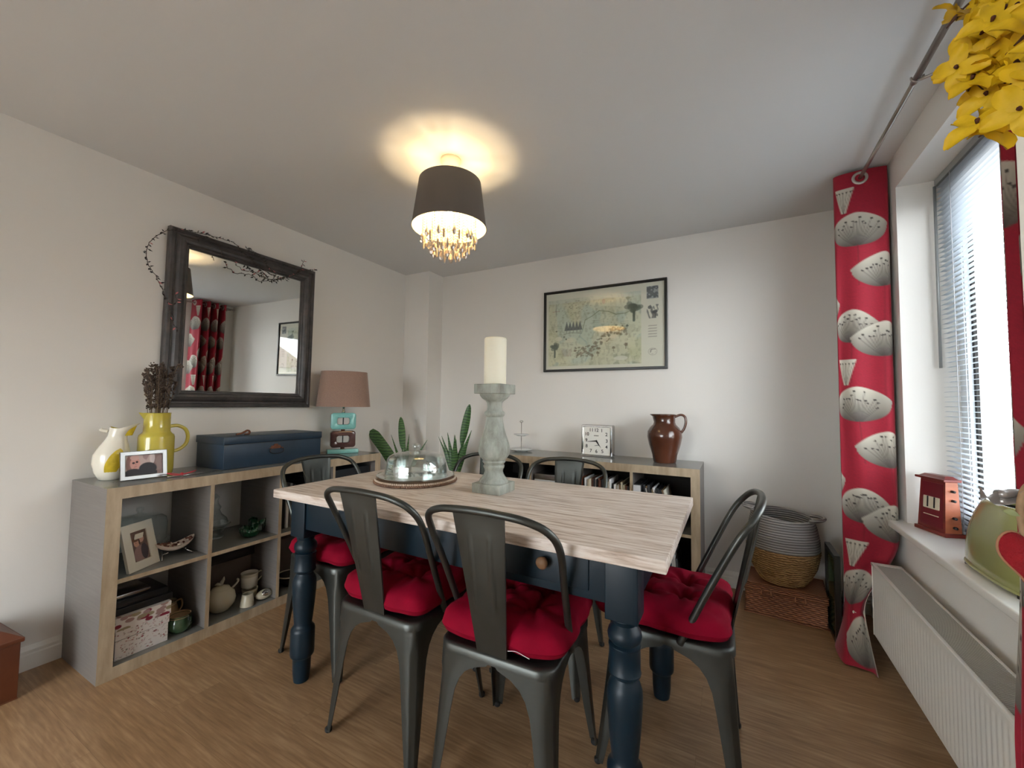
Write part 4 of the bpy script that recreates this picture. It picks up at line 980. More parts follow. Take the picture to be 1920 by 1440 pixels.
# yellow jug with dried lavender
yj = thing('yellow_jug', 'glossy mustard yellow jug with round side handle holding dried lavender', 'jug', (0.150, 0.955, ZT))
prof = [(0.0, 0.0), (0.062, 0.0), (0.068, 0.006), (0.071, 0.03), (0.071, 0.185), (0.068, 0.197), (0.058, 0.206), (0.053, 0.214), (0.052, 0.30), (0.054, 0.305), (0.051, 0.305), (0.048, 0.296), (0.047, 0.22), (0.06, 0.19), (0.06, 0.02), (0, 0.02)]
b = MB(); b.lathe(prof, 48, cap=False)
yb = b.build('body', 'yellow_glaze', yj); fix_smooth(yb, 50)
hdir = Vector((math.sin(0.15)*0.35, 1, 0)).normalized()
def hp(d, z): return (hdir.x*d, hdir.y*d, z)
h = MB(); arc_handle(h, None, [hp(0.050, 0.236), hp(0.085, 0.238), hp(0.118, 0.218), hp(0.130, 0.180), hp(0.122, 0.142), hp(0.098, 0.118), hp(0.069, 0.108)], 0.0085); h.build('handle', 'yellow_glaze', yj)
spm = MB(); spm._add([(0.0, -0.040, 0.302), (0.022, -0.050, 0.304), (-0.022, -0.050, 0.304), (0.0, -0.076, 0.308), (0.0, -0.050, 0.268), (0.014, -0.046, 0.29), (-0.014, -0.046, 0.29)], [(1, 3, 5), (3, 2, 6), (3, 6, 4), (3, 4, 5)], smooth=True); spm.build('spout', 'yellow_glaze', yj)
lv = thing('dried_lavender', 'bunch of dried brown lavender stalks standing in the yellow jug', 'dried flowers', (0.150, 0.955, ZT+0.03))
r = random.Random(4)
for k in range(46):
    a = r.uniform(0, 2*PI); rr_ = r.uniform(0.0, 0.042); L = r.uniform(0.38, 0.50); sp = r.uniform(0.9, 2.2)
    p0 = Vector((0.3*rr_*math.cos(a), 0.3*rr_*math.sin(a), 0.0)); p1 = Vector((rr_*0.95*math.cos(a), rr_*0.95*math.sin(a), 0.27)); p2 = Vector((max(-0.13, rr_*sp*math.cos(a)), rr_*sp*math.sin(a), L)); 
    bend = Vector((r.uniform(-0.02, 0.02), r.uniform(-0.03, 0.03), -0.02 if r.random() < 0.2 else 0.02)); P = catmull([p0, p1, p2, p2+bend], 6)
    st = MB(); st.tube(P, 0.0012, 5, 0)
    n0 = int(len(P)*0.42); 
    for i in range(n0, len(P)):
        for q in range(5):
            d = Vector((r.uniform(-1, 1), r.uniform(-1, 1), r.uniform(0.2, 1))).normalized(); c_ = P[i]+d*0.003+Vector((0, 0, r.uniform(-.008, .008))); st.tube([c_, c_+d*r.uniform(0.005, 0.010)], [0.0036, 0.0012], 5, 1)
    st.build('stalk', ['lavender_stalk', 'lavender'], lv)

# silver photo frame
pf = thing('photo_frame', 'silver framed landscape photo of a person in sunglasses, in front of the yellow jug', 'photo frame', (0.262, 0.876, ZT+0.002), PI/2+math.radians(-3))
w_, h_ = 0.172, 0.130; lean = RX(math.radians(-9))
def frame_local(w, h, bw, th, mb, T, mi=0, depth=0.004):
    rows = []
    for a, y in ((0, th), (0, 0.001), (0.002, 0), (bw-0.002, 0), (bw, 0.001), (bw, depth)): rows.append([(sx*(w/2-a), y, h/2+sz*(h/2-a)) for sx, sz in ((-1, -1), (1, -1), (1, 1), (-1, 1))])
    mb.grid(rows, mi, smooth=False, closed_u=True, T=T)
fb = MB(); frame_local(w_, h_, 0.019, 0.010, fb, lean); fb.build('frame', 'silver_frame', pf)
c = photo_canvas(w_-0.036, h_-0.036, 'man'); c.mesh('photo', pf, lambda x, y: lean@Vector((x-(w_-0.036)/2, 0.0045, y+0.018)))
bk = MB(); bk.box((-w_/2+0.002, 0.006, 0.002), (w_/2-0.002, 0.011, h_-0.002), T=lean); bk.build('back_board', 'black_frame', pf)
st = MB(); st._add([(-0.02, 0.022, 0.10), (0.02, 0.022, 0.10), (0.028, 0.062, 0.0), (-0.028, 0.062, 0.0), (-0.02, 0.025, 0.10), (0.02, 0.025, 0.10), (0.028, 0.065, 0.0), (-0.028, 0.065, 0.0)], [(0, 1, 2, 3), (7, 6, 5, 4), (0, 4, 5, 1), (2, 6, 7, 3), (1, 5, 6, 2), (3, 7, 4, 0)]); st.build('strut', 'black_frame', pf)

# pen with a red bow lying on top
pn = thing('ribboned_pen', 'slim silver and black pen with a red bow lying beside the silver photo frame', 'pen', (0.315, 1.03, ZT))
MB().cyl((0.004, -0.09, 0.004), (-0.004, 0.10, 0.004), 0.0038, 0.003, n=10).build('barrel', 'steel', pn)
MB().cyl((-0.004, 0.10, 0.004), (-0.006, 0.16, 0.004), 0.003, 0.001, n=10).build('tip', 'ink', pn)
bw = MB()
for sgn in (-1, 1): bw.tube(catmull([(0, -0.03, 0.008), (0.016*sgn, -0.03+0.034*sgn, 0.017), (0.0, -0.03+0.055*sgn, 0.020), (-0.014*sgn, -0.03+0.034*sgn, 0.012), (0, -0.03, 0.009)], 6), 0.0065, 8, flat=0.25)
bw.sphere((0, -0.03, 0.010), 0.008, 10); bw.build('bow', 'red_ribbon', pn)

# navy chest
cx0, cx1, cy0, cy1, ch = 0.012, 0.303, 1.187, 1.775, 0.174
nc = thing('tool_chest', 'navy painted wooden chest with a drop handle on top of the shelf unit', 'chest', ((cx0+cx1)/2, (cy0+cy1)/2, ZT))
hw, hl = (cx1-cx0)/2, (cy1-cy0)/2
MB().box((-hw+0.004, -hl+0.004, 0), (hw-0.004, hl-0.004, ch-0.040), bev=0.003).build('body', 'navy_chest', nc)
MB().box((-hw, -hl, ch-0.040), (hw, hl, ch), bev=0.003).build('lid', 'navy_chest', nc)
MB().box((-hw+0.005, -hl+0.006, ch-0.043), (hw-0.0025, hl-0.006, ch-0.0395)).build('lid_joint', 'ink', nc)
hp_ = MB(); yc = -0.01
hp_.prism([(p, q) for p, q in rrect(0.060, 0.018, 0.008, 4)], 0, 0.003, T=TR(hw-0.004, yc, 0.100)@RY(PI/2)@RZ(PI/2))
hp_.prism([(p, q) for p, q in rrect(0.026, 0.014, 0.006, 4)], 0, 0.003, T=TR(hw-0.004, yc, 0.112)@RY(PI/2)@RZ(PI/2))
for s_ in (-0.034, 0.034): hp_.cyl((hw-0.004, yc+s_, 0.094), (hw+0.010, yc+s_, 0.094), 0.004, n=10)
pl_ = hp_.build('handle_plate', 'brass', nc)
MB().tube(catmull([(hw+0.008, yc-0.036, 0.094), (hw+0.010, yc-0.042, 0.078), (hw+0.010, yc-0.026, 0.066), (hw+0.010, yc, 0.063), (hw+0.010, yc+0.026, 0.066), (hw+0.010, yc+0.042, 0.078), (hw+0.008, yc+0.036, 0.094)], 6), 0.0032, 8).build('drop_handle', 'dark_iron', pl_)
wh = thing('wooden_whistle', 'small brown wooden curl shaped ornament lying on the lid of the navy chest', 'ornament', (0.20, 1.345, ZT+ch))
MB().tube(catmull([(0.0, -0.045, 0.004), (0.0, -0.02, 0.008), (0, 0.0, 0.017), (0, 0.014, 0.024), (0, 0.026, 0.020), (0, 0.028, 0.010), (0, 0.020, 0.006)], 6), 0.0055, 10).build('curl', 'brass', wh)
MB().cyl((0, 0.0, 0.004), (0, 0.026, 0.004), 0.004, n=10).build('foot', 'wood_brown', wh)

# table lamp
tl = thing('table_lamp', 'table lamp with dusky pink shade on stacked turquoise and plum ceramic links', 'lamp', (0.185, 2.035, ZT), math.radians(58))
MB().box((-0.105, -0.045, 0), (0.105, 0.045, 0.030), bev=0.006).build('base', 'turquoise', tl)
def link(z0, z1, w, m_, nm):
    mb = MB(); zc = (z0+z1)/2; o_ = rrect(w, z1-z0, 0.020, 6); i_ = rrect(w*0.52, (z1-z0)*0.42, 0.016, 6)
    T = TR(0, 0.030, zc)@RX(PI/2)
    ring = [(o_, 0.0, 0.004), (o_, 0.004, 0), (o_, 0.056, 0), (o_, 0.060, 0.004), (i_, 0.060, -0.003), (i_, 0.056, 0), (i_, 0.004, 0), (i_, 0.0, -0.003)]
    rows = []
    for pts, z, ins in ring:
        rows.append([(x*(1-ins/(w/2)) if ins > 0 else x*(1-ins/(w*0.26)), y*(1-ins/((z1-z0)/2)) if ins > 0 else y*(1-ins/((z1-z0)*0.21)), z) for x, y in pts])
    rows.append(rows[0]); mb.grid(rows, closed_u=True, T=T); mb.cyl((0, 0, zc-(z1-z0)*0.22), (0, 0, zc+(z1-z0)*0.22), 0.004, n=10, mi=1)
    return fix_smooth(mb.build(nm, [m_, 'dark_iron'], tl), 50)
link(0.042, 0.160, 0.168, 'brown_glaze', 'plum_link'); link(0.172, 0.290, 0.168, 'turquoise', 'turquoise_link')
for z in (0.030, 0.160): MB().cyl((0, 0, z), (0, 0, z+0.012), 0.014, n=16).build('spacer', 'brass', tl)
MB().lathe([(0, 0.29), (0.012, 0.29), (0.012, 0.300), (0.007, 0.304), (0.007, 0.330), (0.016, 0.334), (0.016, 0.38), (0, 0.38)], 20, cap=False).build('lamp_holder', 'steel', tl)
shp = MB(); n = 64
def ov(a_, b_, z, y=0): return [(a_*math.cos(2*PI*k/n), b_*math.sin(2*PI*k/n), z) for k in range(n)]
z0, z1 = 0.335, 0.590
shp.grid([ov(0.185, 0.130, z0), ov(0.158, 0.108, z1)], 0, closed_u=True); shp.grid([ov(0.183, 0.128, z0), ov(0.156, 0.106, z1)], 1, closed_u=True, flip=True)
shp.grid([ov(0.183, 0.128, z0), ov(0.185, 0.130, z0)], 0, closed_u=True, smooth=False); shp.grid([ov(0.158, 0.108, z1), ov(0.156, 0.106, z1)], 0, closed_u=True, smooth=False)
for a in (0, PI): shp.cyl((0, 0, 0.38), (0.182*math.cos(a), 0, z0+0.02), 0.0015, n=6, mi=1)
shp.build('lamp_shade', ['shade_pink', 'shade_in'], tl)

# ------------------------------------------------------------------ inside the left shelf unit
zf = ZM+0.0003; zb_ = 0.0503
# white frame
wf_ = thing('photo_frame', 'white standing photo frame of a couple in the near top compartment', 'photo frame', (0.342, 0.868, zf), math.radians(117))
w_, h_ = 0.150, 0.205; lean = RX(math.radians(-15))
fb = MB(); frame_local(w_, h_, 0.037, 0.014, fb, lean, depth=0.006); fb.build('frame', 'cream_paint', wf_)
c = photo_canvas(w_-0.070, h_-0.070, 'couple'); c.mesh('photo', wf_, lambda x, y: lean@Vector((x-(w_-0.070)/2, 0.0055, y+0.035)))
bk = MB(); bk.box((-w_/2+0.001, 0.007, 0.001), (w_/2-0.001, 0.014, h_-0.001), T=lean); bk.box((-0.02, 0.055, 0.0), (0.02, 0.058, 0.145), T=RX(math.radians(7))); bk.build('back_board', 'cream_paint', wf_)
# boat dish with pebbles
bd = thing('boat_dish', 'pearly boat shaped dish on crossed metal legs, filled with small shells', 'dish', (0.285, 0.997, zf), math.radians(2))
P = []
for i in range(25):
    t = -1+2*i/24; y = 0.083*t; wv = 0.040*math.sqrt(max(0.002, 1-t*t)); zc = 0.040+0.016*t*t; row = []
    for j in range(13): a = PI*j/12; row.append((wv*math.cos(a), y, zc+0.014*t*t-0.022*math.sin(a)*math.sqrt(max(0.02, 1-t*t))+0.010))
    P.append(row)
d = MB(); d.grid(P, flip=True); d.grid([[Vector(p)+Vector((-p[0]*0.06, 0, 0.0025)) for p in row] for row in P]); d.build('bowl', 'shell', bd)
lg = MB()
for y, s_ in ((-0.036, -1), (0.036, 1)):
    lg.tube([(0.026, y, 0.030), (-0.026, y+0.028*s_, 0.003)], 0.003, 8).tube([(-0.026, y, 0.030), (0.036, y+0.028*s_, 0.003)], 0.003, 8)
lg.build('legs', 'steel', bd)
r = random.Random(8)
for k in range(34):
    t = r.uniform(-0.85, 0.85); wv = 0.032*math.sqrt(1-t*t); x = r.uniform(-wv, wv)
    q = MB().sphere((0, 0, 0), 0.0068, 8, sc=(r.uniform(.7, 1.2), r.uniform(.7, 1.2), 0.75)).build('small_shell', 'pebble' if r.random() < 0.6 else 'shell', None, (0.285+x, 0.997+0.083*t, zf+0.054+0.018*t*t+r.uniform(0, 0.008)))
    tag(q, 'small brown and cream shell heaped in the boat shaped dish', 'shell', 'small shells in the boat dish')
# glass cake dome on stand at the back of the near compartment
gd = thing('cake_dome', 'tall clear glass cake dome on stand at the back of the near top compartment', 'cake dome', (0.150, 0.905, zf)); gd.scale = (0.86, 0.86, 1.0)
MB().lathe([(0.0, 0), (0.060, 0), (0.058, 0.006), (0.020, 0.014), (0.012, 0.03), (0.012, 0.050), (0.03, 0.060), (0.135, 0.064), (0.140, 0.072), (0.136, 0.074), (0.0, 0.068)], 48, cap=False).build('stand', 'glass', gd)
MB().lathe([(0.122, 0.072), (0.124, 0.15), (0.118, 0.175), (0.095, 0.192), (0.05, 0.202), (0.012, 0.206), (0.010, 0.212), (0.018, 0.222), (0.016, 0.234), (0.0, 0.238)], 48, cap=False).build('dome', 'glass', gd)
# glass jar, green glass
gj = thing('glass_jar', 'lidded clear cut glass jar at the back of the second top compartment', 'jar', (0.16, 1.230, zf))
MB().lathe([(0.0, 0), (0.040, 0), (0.045, 0.01), (0.030, 0.025), (0.055, 0.05), (0.075, 0.075), (0.072, 0.080), (0.05, 0.055), (0.0, 0.035)], 32, cap=False).build('dish', 'glass', gj)
MB().lathe([(0.062, 0.080), (0.055, 0.105), (0.030, 0.130), (0.022, 0.150), (0.028, 0.165), (0.016, 0.185), (0.012, 0.205), (0.018, 0.220), (0.008, 0.236), (0.0, 0.240)], 24, cap=False, smooth=False).build('lid', 'glass', gj)
for k, (x, y, rr_, lab) in enumerate(((0.30, 1.345, 0.048, 'dark green glass bowl nearer the camera of the two green ones'), (0.235, 1.425, 0.046, 'dark green glass bowl behind, against the compartment side, with a swirled rim'))):
    pts = []
    nn = 48
    for (r0, z, wv) in ((0.0, 0, 0), (0.03, 0, 0), (0.042, 0.012, 0.06), (rr_, 0.030, 0.12), (rr_*1.0, 0.052+0.02*k, 0.16), (rr_*0.86, 0.050+0.02*k, 0.16), (0.034, 0.028, 0.08), (0.0, 0.022, 0)):
        pts.append([(r0*(1+wv*math.sin(8*2*PI*q/nn))*math.cos(2*PI*q/nn), r0*(1+wv*math.sin(8*2*PI*q/nn))*math.sin(2*PI*q/nn), z+0.006*wv/0.16*math.sin(4*2*PI*q/nn) if wv else z) for q in range(nn)])
    g_ = MB(); g_.grid(pts, closed_u=True); tag(g_.build('glass_bowl', 'green_glass', None, (x, y, zf)), lab, 'bowl', 'green glass bowls')
# bottom near: boxes
def floral(w, d, h, seed, leaf=False):
    cw_, ch_ = 2*(w+d), h; c = Canvas(cw_, ch_, 0.0022, S(222, 216, 212)); r = random.Random(seed)
    for k in range(int(cw_*ch_*(1500 if leaf else 6500))):
        x, y = r.uniform(0, cw_), r.uniform(0, ch_); col = r.choice([S(150, 40, 60), S(120, 60, 60), S(170, 110, 100), S(120, 116, 100), S(150, 130, 116)])
        if leaf: c.ell(x, y, r.uniform(0.012, 0.019), 0.0085, r.choice([S(128, 24, 50), S(150, 138, 110), S(160, 130, 128)]))
        elif r.random() < 0.5: c.ell(x, y, r.uniform(.0015, .004), r.uniform(.0015, .003), col)
        else: c.line((x, y), (x+r.uniform(-.012, .012), y+r.uniform(-.008, .008)), 0.0013, col)
    return c
def floral_box(name, label, x, y, z, w, d, h, seed, rot=0, lid=True, group=None):
    t = thing(name, label, 'box', (x, y, z), rot, group)
    def wrap(nm, w, d, z0, h, leaf):
        c = floral(w, d, h, seed+(9 if leaf else 0), leaf); loop = [(-w/2, -d/2), (w/2, -d/2), (w/2, d/2), (-w/2, d/2)]; seg = [w, d, w, d]
        def fn(u, v):
            u = u % (2*(w+d))
            for k in range(4):
                if u <= seg[k]+1e-9: a, b = loop[k], loop[(k+1) % 4]; f = u/seg[k]; return (a[0]+(b[0]-a[0])*f, a[1]+(b[1]-a[1])*f, z0+v)
                u -= seg[k]
            return (loop[0][0], loop[0][1], z0+v)
        o = c.mesh(nm, t, fn)
        for p in o.data.polygons: p.use_smooth = False
        return o
    s_ = wrap('sides', w, d, 0.0, h-0.05 if lid else h, False)
    if lid:
        l = wrap('lid', w+0.006, d+0.006, h-0.055, 0.055, True)
        ct = floral(w/2, d/2, (w+d), seed+3, True); ct = Canvas(w+0.006, d+0.006, 0.0025, S(214, 206, 202)); rr2 = random.Random(seed+5)
        for k in range(26): ct.ell(rr2.uniform(0, w), rr2.uniform(0, d), 0.015, 0.006, rr2.choice([S(128, 24, 50), S(150, 138, 110), S(160, 130, 128)]))
        ct.mesh('lid_top', t, lambda x, y: (x-(w+0.006)/2, y-(d+0.006)/2, h))
    return t
floral_box('storage_box', 'floral print storage box at the bottom of the stack in the near compartment', 0.255, 0.862, zb_, 0.22, 0.185, 0.080, 1, lid=False, group='floral storage boxes')
floral_box('storage_box', 'floral print storage box with a leaf patterned lid, upper one of the stack', 0.252, 0.864, zb_+0.081, 0.225, 0.190, 0.095, 2, group='floral storage boxes')
box_thing('black_box', 'flat black box lying on the floral boxes', 'box', (0.12, 0.765, zb_+0.177), (0.345, 0.975, zb_+0.205), 'box_black', 'black boxes on the floral boxes')
box_thing('black_box', 'flat black box, topmost of the pile, under the silver case', 'box', (0.13, 0.770, zb_+0.206), (0.335, 0.960, zb_+0.236), 'box_black', 'black boxes on the floral boxes')
box_thing('silver_case', 'slim silver case on top of the black boxes', 'case', (0.16, 0.775, zb_+0.237), (0.32, 0.90, zb_+0.256), 'steel', bev=0.005)
def mug(name, label, loc, prof, m_out, m_in, hpts, rotz=0, hr=0.0055, cat='mug', group=None):
    t = thing(name, label, cat, loc, rotz, group); k = len(prof)//2
    b = MB(); b.lathe(prof, 40, 0, cap=False); o_ = b.build('body', [m_out], t); fix_smooth(o_, 60)
    if m_in:
        z = prof[-1][1]; MB().lathe([(0, 0.012), (prof[-1][0]*0.93, 0.014), (prof[-1][0]*0.965, z-0.004), (prof[-1][0]*0.99, z+0.0008)], 40, cap=False).build('inner_glaze', m_in, t)
    if hpts: MB().tube(catmull(hpts, 7), hr, 10, flat=0.8).build('handle', m_out, t)
    return t
mugp = [(0, 0), (0.030, 0), (0.045, 0.012), (0.052, 0.035), (0.048, 0.058), (0.042, 0.072), (0.044, 0.080)]
mug('pottery_mug', 'green glazed pottery mug with cream inside at the front of the near bottom compartment', (0.325, 1.016, zb_), mugp, 'green_glaze', 'tan_glaze', [(0, 0.044, 0.066), (0, 0.064, 0.066), (0, 0.066, 0.040), (0, 0.050, 0.026)], 0.9)
mug('pottery_mug', 'tan pottery mug with pale handle behind the green mug', (0.215, 1.003, zb_), [(r_*0.98, z*1.45) for r_, z in mugp], 'tan_glaze', 'cream_glaze', [(0, 0.040, 0.100), (0, 0.066, 0.102), (0, 0.070, 0.066), (0, 0.048, 0.044)], 0.1)
# teapot with bird
tp = thing('teapot', 'cream round teapot with a leafy knob in the second bottom compartment', 'teapot', (0.275, 1.218, zb_), 0)
MB().lathe([(0, 0), (0.038, 0), (0.044, 0.004), (0.066, 0.035), (0.070, 0.060), (0.062, 0.090), (0.045, 0.106), (0.040, 0.110), (0, 0.110)], 44, cap=False).build('body', 'cream_glaze', tp)
ld = MB().lathe([(0.043, 0.110), (0.038, 0.118), (0.015, 0.126), (0.0, 0.128)], 32, cap=False).build('lid', 'cream_glaze', tp)
kn = MB().tube(catmull([(0, -0.005, 0.126), (0, 0.0, 0.140), (0.0, 0.012, 0.152), (0, 0.018, 0.166)], 6), [0.010]*12+[0.008, 0.007, 0.006, 0.005, 0.004, 0.003, 0.002][:7], 8) if False else MB().tube([(0, 0, 0.126), (0, 0.004, 0.142), (0, 0.012, 0.155), (0, 0.014, 0.168)], [0.009, 0.010, 0.007, 0.002], 10).tube([(0, 0, 0.130), (0, -0.018, 0.140), (0, -0.030, 0.138)], [0.008, 0.008, 0.002], 8)
kn.build('knob', 'cream_glaze', ld)
MB().tube([(0, -0.050, 0.045), (0, -0.080, 0.060), (0, -0.094, 0.088), (0, -0.100, 0.098)], [0.018, 0.012, 0.008, 0.007], 12).build('spout', 'cream_glaze', tp)
MB().tube(catmull([(0, 0.055, 0.092), (0, 0.080, 0.110), (0, 0.088, 0.124), (0, 0.080, 0.132)], 6), 0.0055, 10).build('handle', 'cream_glaze', tp)
cupp = [(0, 0), (0.022, 0), (0.026, 0.004), (0.034, 0.020), (0.040, 0.050), (0.044, 0.085)]
st_ = tag(MB().lathe([(0, 0), (0.030, 0), (0.033, 0.006), (0.036, 0.030), (0.040, 0.052), (0.036, 0.050), (0.030, 0.01), (0, 0.01)], 36, cap=False).build('sugar_bowl', 'cream_glaze', None, (0.265, 1.375, zb_)), 'cream bowl carrying the stacked teacup, behind the creamer', 'bowl')
mug('teacup', 'cream teacup standing on a bowl in the second bottom compartment', (0.262, 1.372, zb_+0.0525), cupp, 'cream_glaze', 'white_glaze', [(0, 0.040, 0.070), (0, 0.066, 0.074), (0, 0.072, 0.046), (0, 0.038, 0.022)], 0.0, 0.0045, 'cup')
mug('creamer', 'small cream tapered creamer at the front edge below the teacup', (0.345, 1.318, zb_), [(0, 0), (0.034, 0), (0.034, 0.004), (0.026, 0.060), (0.024, 0.062)], 'cream_glaze', None, None)
eg = thing('egg_ornament', 'cream egg holder with chrome inset lying at the front beside the creamer', 'ornament', (0.352, 1.405, zb_))
MB().sphere((0, 0, 0.026), 0.034, 20, sc=(0.75, 1.35, 0.76)).build('shell', 'cream_glaze', eg); MB().sphere((0.010, 0.002, 0.034), 0.024, 16, sc=(0.8, 1.2, 0.75)).build('inset', 'chrome', eg)
box_thing('cardboard_box', 'large grey brown cardboard box at the back of the second bottom compartment', 'box', (0.05, 1.115, zb_), (0.165, 1.432, zb_+0.215), 'box_grey')
box_thing('dark_tray', 'dark flat tray resting on the grey brown cardboard box', 'tray', (0.05, 1.12, zb_+0.2155), (0.20, 1.430, zb_+0.262), 'box_black')
# third and fourth compartments (mostly behind the chair and table)
y2 = lcell(2); y3 = lcell(3)
bb_ = thing('black_bowl', 'black bowl with white rim in the third bottom compartment', 'bowl', (0.30, y2+0.13, zb_))
MB().lathe([(0, 0), (0.035, 0), (0.060, 0.03), (0.072, 0.062), (0.066, 0.060), (0.05, 0.03), (0, 0.012)], 40, cap=False).build('body', 'box_black', bb_)
MB().lathe([(0.0715, 0.060), (0.0735, 0.064), (0.066, 0.066), (0.0655, 0.060)], 40, cap=False).build('rim', 'white_glaze', bb_)
box_thing('cardboard_box', 'brown cardboard box at the back of the third bottom compartment', 'box', (0.05, y2+0.02, zb_), (0.20, y2+0.31, zb_+0.25), 'box_grey')
for k in range(5): box_thing('magazine', 'upright white and dark magazine in the third top compartment, behind the chair back', 'magazine', (0.12, y2+0.03+0.022*k, zf), (0.33, y2+0.045+0.022*k, zf+0.26-0.012*(k % 3)), ('paper', 'box_black', 'paper', 'shelf_grey', 'box_black')[k], 'magazines behind the left chair')
box_thing('drawer_box', 'dark blue grey fabric box filling part of the third top compartment', 'box', (0.06, y2+0.165, zf), (0.37, y2+0.325, zf+0.29), 'dark_iron')
box_thing('drawer_box', 'dark blue grey fabric box in the far top compartment of the left unit', 'box', (0.03, y3+0.012, zf), (0.36, y3+0.322, zf+0.30), 'dark_iron')
box_thing('drawer_box', 'dark blue grey fabric box in the far bottom compartment of the left unit', 'box', (0.03, y3+0.012, zb_), (0.36, y3+0.322, zb_+0.29), 'dark_iron')

# ------------------------------------------------------------------ on the back shelf unit
cs = thing('cake_stand', 'small two tier white cake stand on the back shelf unit', 'cake stand', (1.223, 2.862, ZT))
MB().lathe([(0, 0.0), (0.045, 0.0), (0.050, 0.004), (0.088, 0.016), (0.092, 0.020), (0.088, 0.021), (0.05, 0.012), (0, 0.010)], 44, cap=False).build('lower_plate', 'china', cs)
MB().lathe([(0, 0.120), (0.030, 0.120), (0.058, 0.130), (0.061, 0.134), (0.057, 0.135), (0.03, 0.126), (0, 0.125)], 44, cap=False).build('upper_plate', 'china', cs)
MB().cyl((0, 0, 0.006), (0, 0, 0.225), 0.0026, n=10).tube([(0.014*math.cos(2*PI*k/20), 0.002*math.sin(2*PI*k/20), 0.232+0.006*math.sin(2*PI*k/20)) for k in range(20)], 0.0022, 6, closed=True).build('rod', 'steel', cs)

ck = thing('mantel_clock', 'square silver clock with black numerals on the back shelf unit', 'clock', (1.828, 2.850, ZT), math.radians(-4))
cwid, chg, cdp = 0.228, 0.226, 0.075
f = MB(); f.box((-cwid/2, 0.004, 0), (cwid/2, cdp, chg), bev=0.012); f.build('case', 'steel', ck)
bz = MB(); rows = []
for a, y in ((0, 0.012), (0.0, 0.002), (0.003, 0), (0.012, 0), (0.016, 0.004)): rows.append([(x, y, z+chg/2) for x, z in rrect(cwid-2*a, chg-2*a, max(0.012-a*0.5, 0.004), 5)])
bz.grid(rows, smooth=False, closed_u=True); bz.build('bezel', 'chrome', ck)
MB().box((-cwid/2+0.014, 0.0035, 0.014), (cwid/2-0.014, 0.0055, chg-0.014)).build('dial', 'dial_white', ck)
def text_mesh(body, size, nm, parent, m_, T, ext=0.0006, align='CENTER', font_shear=0.0):
    cu = bpy.data.curves.new('lettering', 'FONT'); cu.body = body; cu.size = size; cu.align_x = align; cu.align_y = 'CENTER'; cu.extrude = ext; cu.offset = size*(0.012 if size < 0.05 else 0.0); cu.shear = font_shear; cu.resolution_u = 3
    ob = bpy.data.objects.new('lettering', cu); COL.objects.link(ob); dg = bpy.context.evaluated_depsgraph_get()
    me = bpy.data.meshes.new_from_object(ob.evaluated_get(dg)); bpy.data.objects.remove(ob); bpy.data.curves.remove(cu)
    me.transform(T); me.materials.clear(); me.materials.append(M[m_]); o_ = bpy.data.objects.new(nm, me); COL.objects.link(o_); o_.parent = parent; return o_
pos = {12: (0, .076), 1: (.040, .074), 2: (.074, .048), 3: (.076, 0.002), 4: (.074, -.040), 5: (.044, -.072), 6: (0, -.074), 7: (-.042, -.072), 8: (-.074, -.040), 9: (-.076, 0.002), 10: (-.072, .046), 11: (-.038, .076)}
for nmb, (x, z) in pos.items(): text_mesh(str(nmb), 0.034, 'numeral', ck, 'ink', TR(x, 0.003, chg/2+z)@RX(PI/2))
for nm, ang, L, wd in (('minute_hand', math.radians(264), 0.076, 0.0045), ('hour_hand', math.radians(145), 0.058, 0.006)):
    MB().prism([(-wd, -0.006), (wd, -0.006), (wd*0.9, 0.01), (0.0004, L), (-0.0004, L), (-wd*0.9, 0.01)], 0, 0.001, T=TR(0, 0.0022, chg/2)@RX(PI/2)@RZ(-ang)).build(nm, 'ink', ck)
sq = MB()
for k in range(6): sq.box((-0.018+0.006*k, 0.0028, chg/2+0.034), (-0.0145+0.006*k, 0.0034, chg/2+0.040))
for k in range(5): sq.box((-0.012+0.006*k, 0.0028, chg/2-0.036+0.001*k), (-0.0085+0.006*k, 0.0034, chg/2-0.031+0.001*k))
sq.build('maker_marks', 'ink', ck)

bj2 = thing('stoneware_jug', 'large brown salt glazed stoneware jug at the right end of the back unit', 'jug', (2.290, 2.838, ZT))
prof = [(0, 0), (0.066, 0), (0.070, 0.006), (0.078, 0.05), (0.098, 0.115), (0.108, 0.165), (0.106, 0.200), (0.090, 0.228), (0.072, 0.246), (0.066, 0.262), (0.067, 0.300), (0.071, 0.308), (0.070, 0.314), (0.063, 0.310), (0.058, 0.27), (0.062, 0.24), (0.095, 0.19), (0.06, 0.02), (0, 0.012)]
jb = MB().lathe(prof, 56, cap=False)
jo = jb.build('body', 'stoneware', bj2)
for v_ in jo.data.vertices:
    if v_.co.z > 0.285 and v_.co.x < -0.02:
        k = (v_.co.z-0.285)/0.03*max(0, -v_.co.x/0.07)**4; v_.co.x -= 0.022*min(1, k)
arc = MB(); arc.tube(catmull([(0.064, 0, 0.298), (0.100, 0, 0.312), (0.124, 0, 0.300), (0.130, 0, 0.265), (0.120, 0, 0.225), (0.101, 0, 0.196)], 8), 0.0105, 12, flat=0.75); arc.build('handle', 'stoneware', bj2)

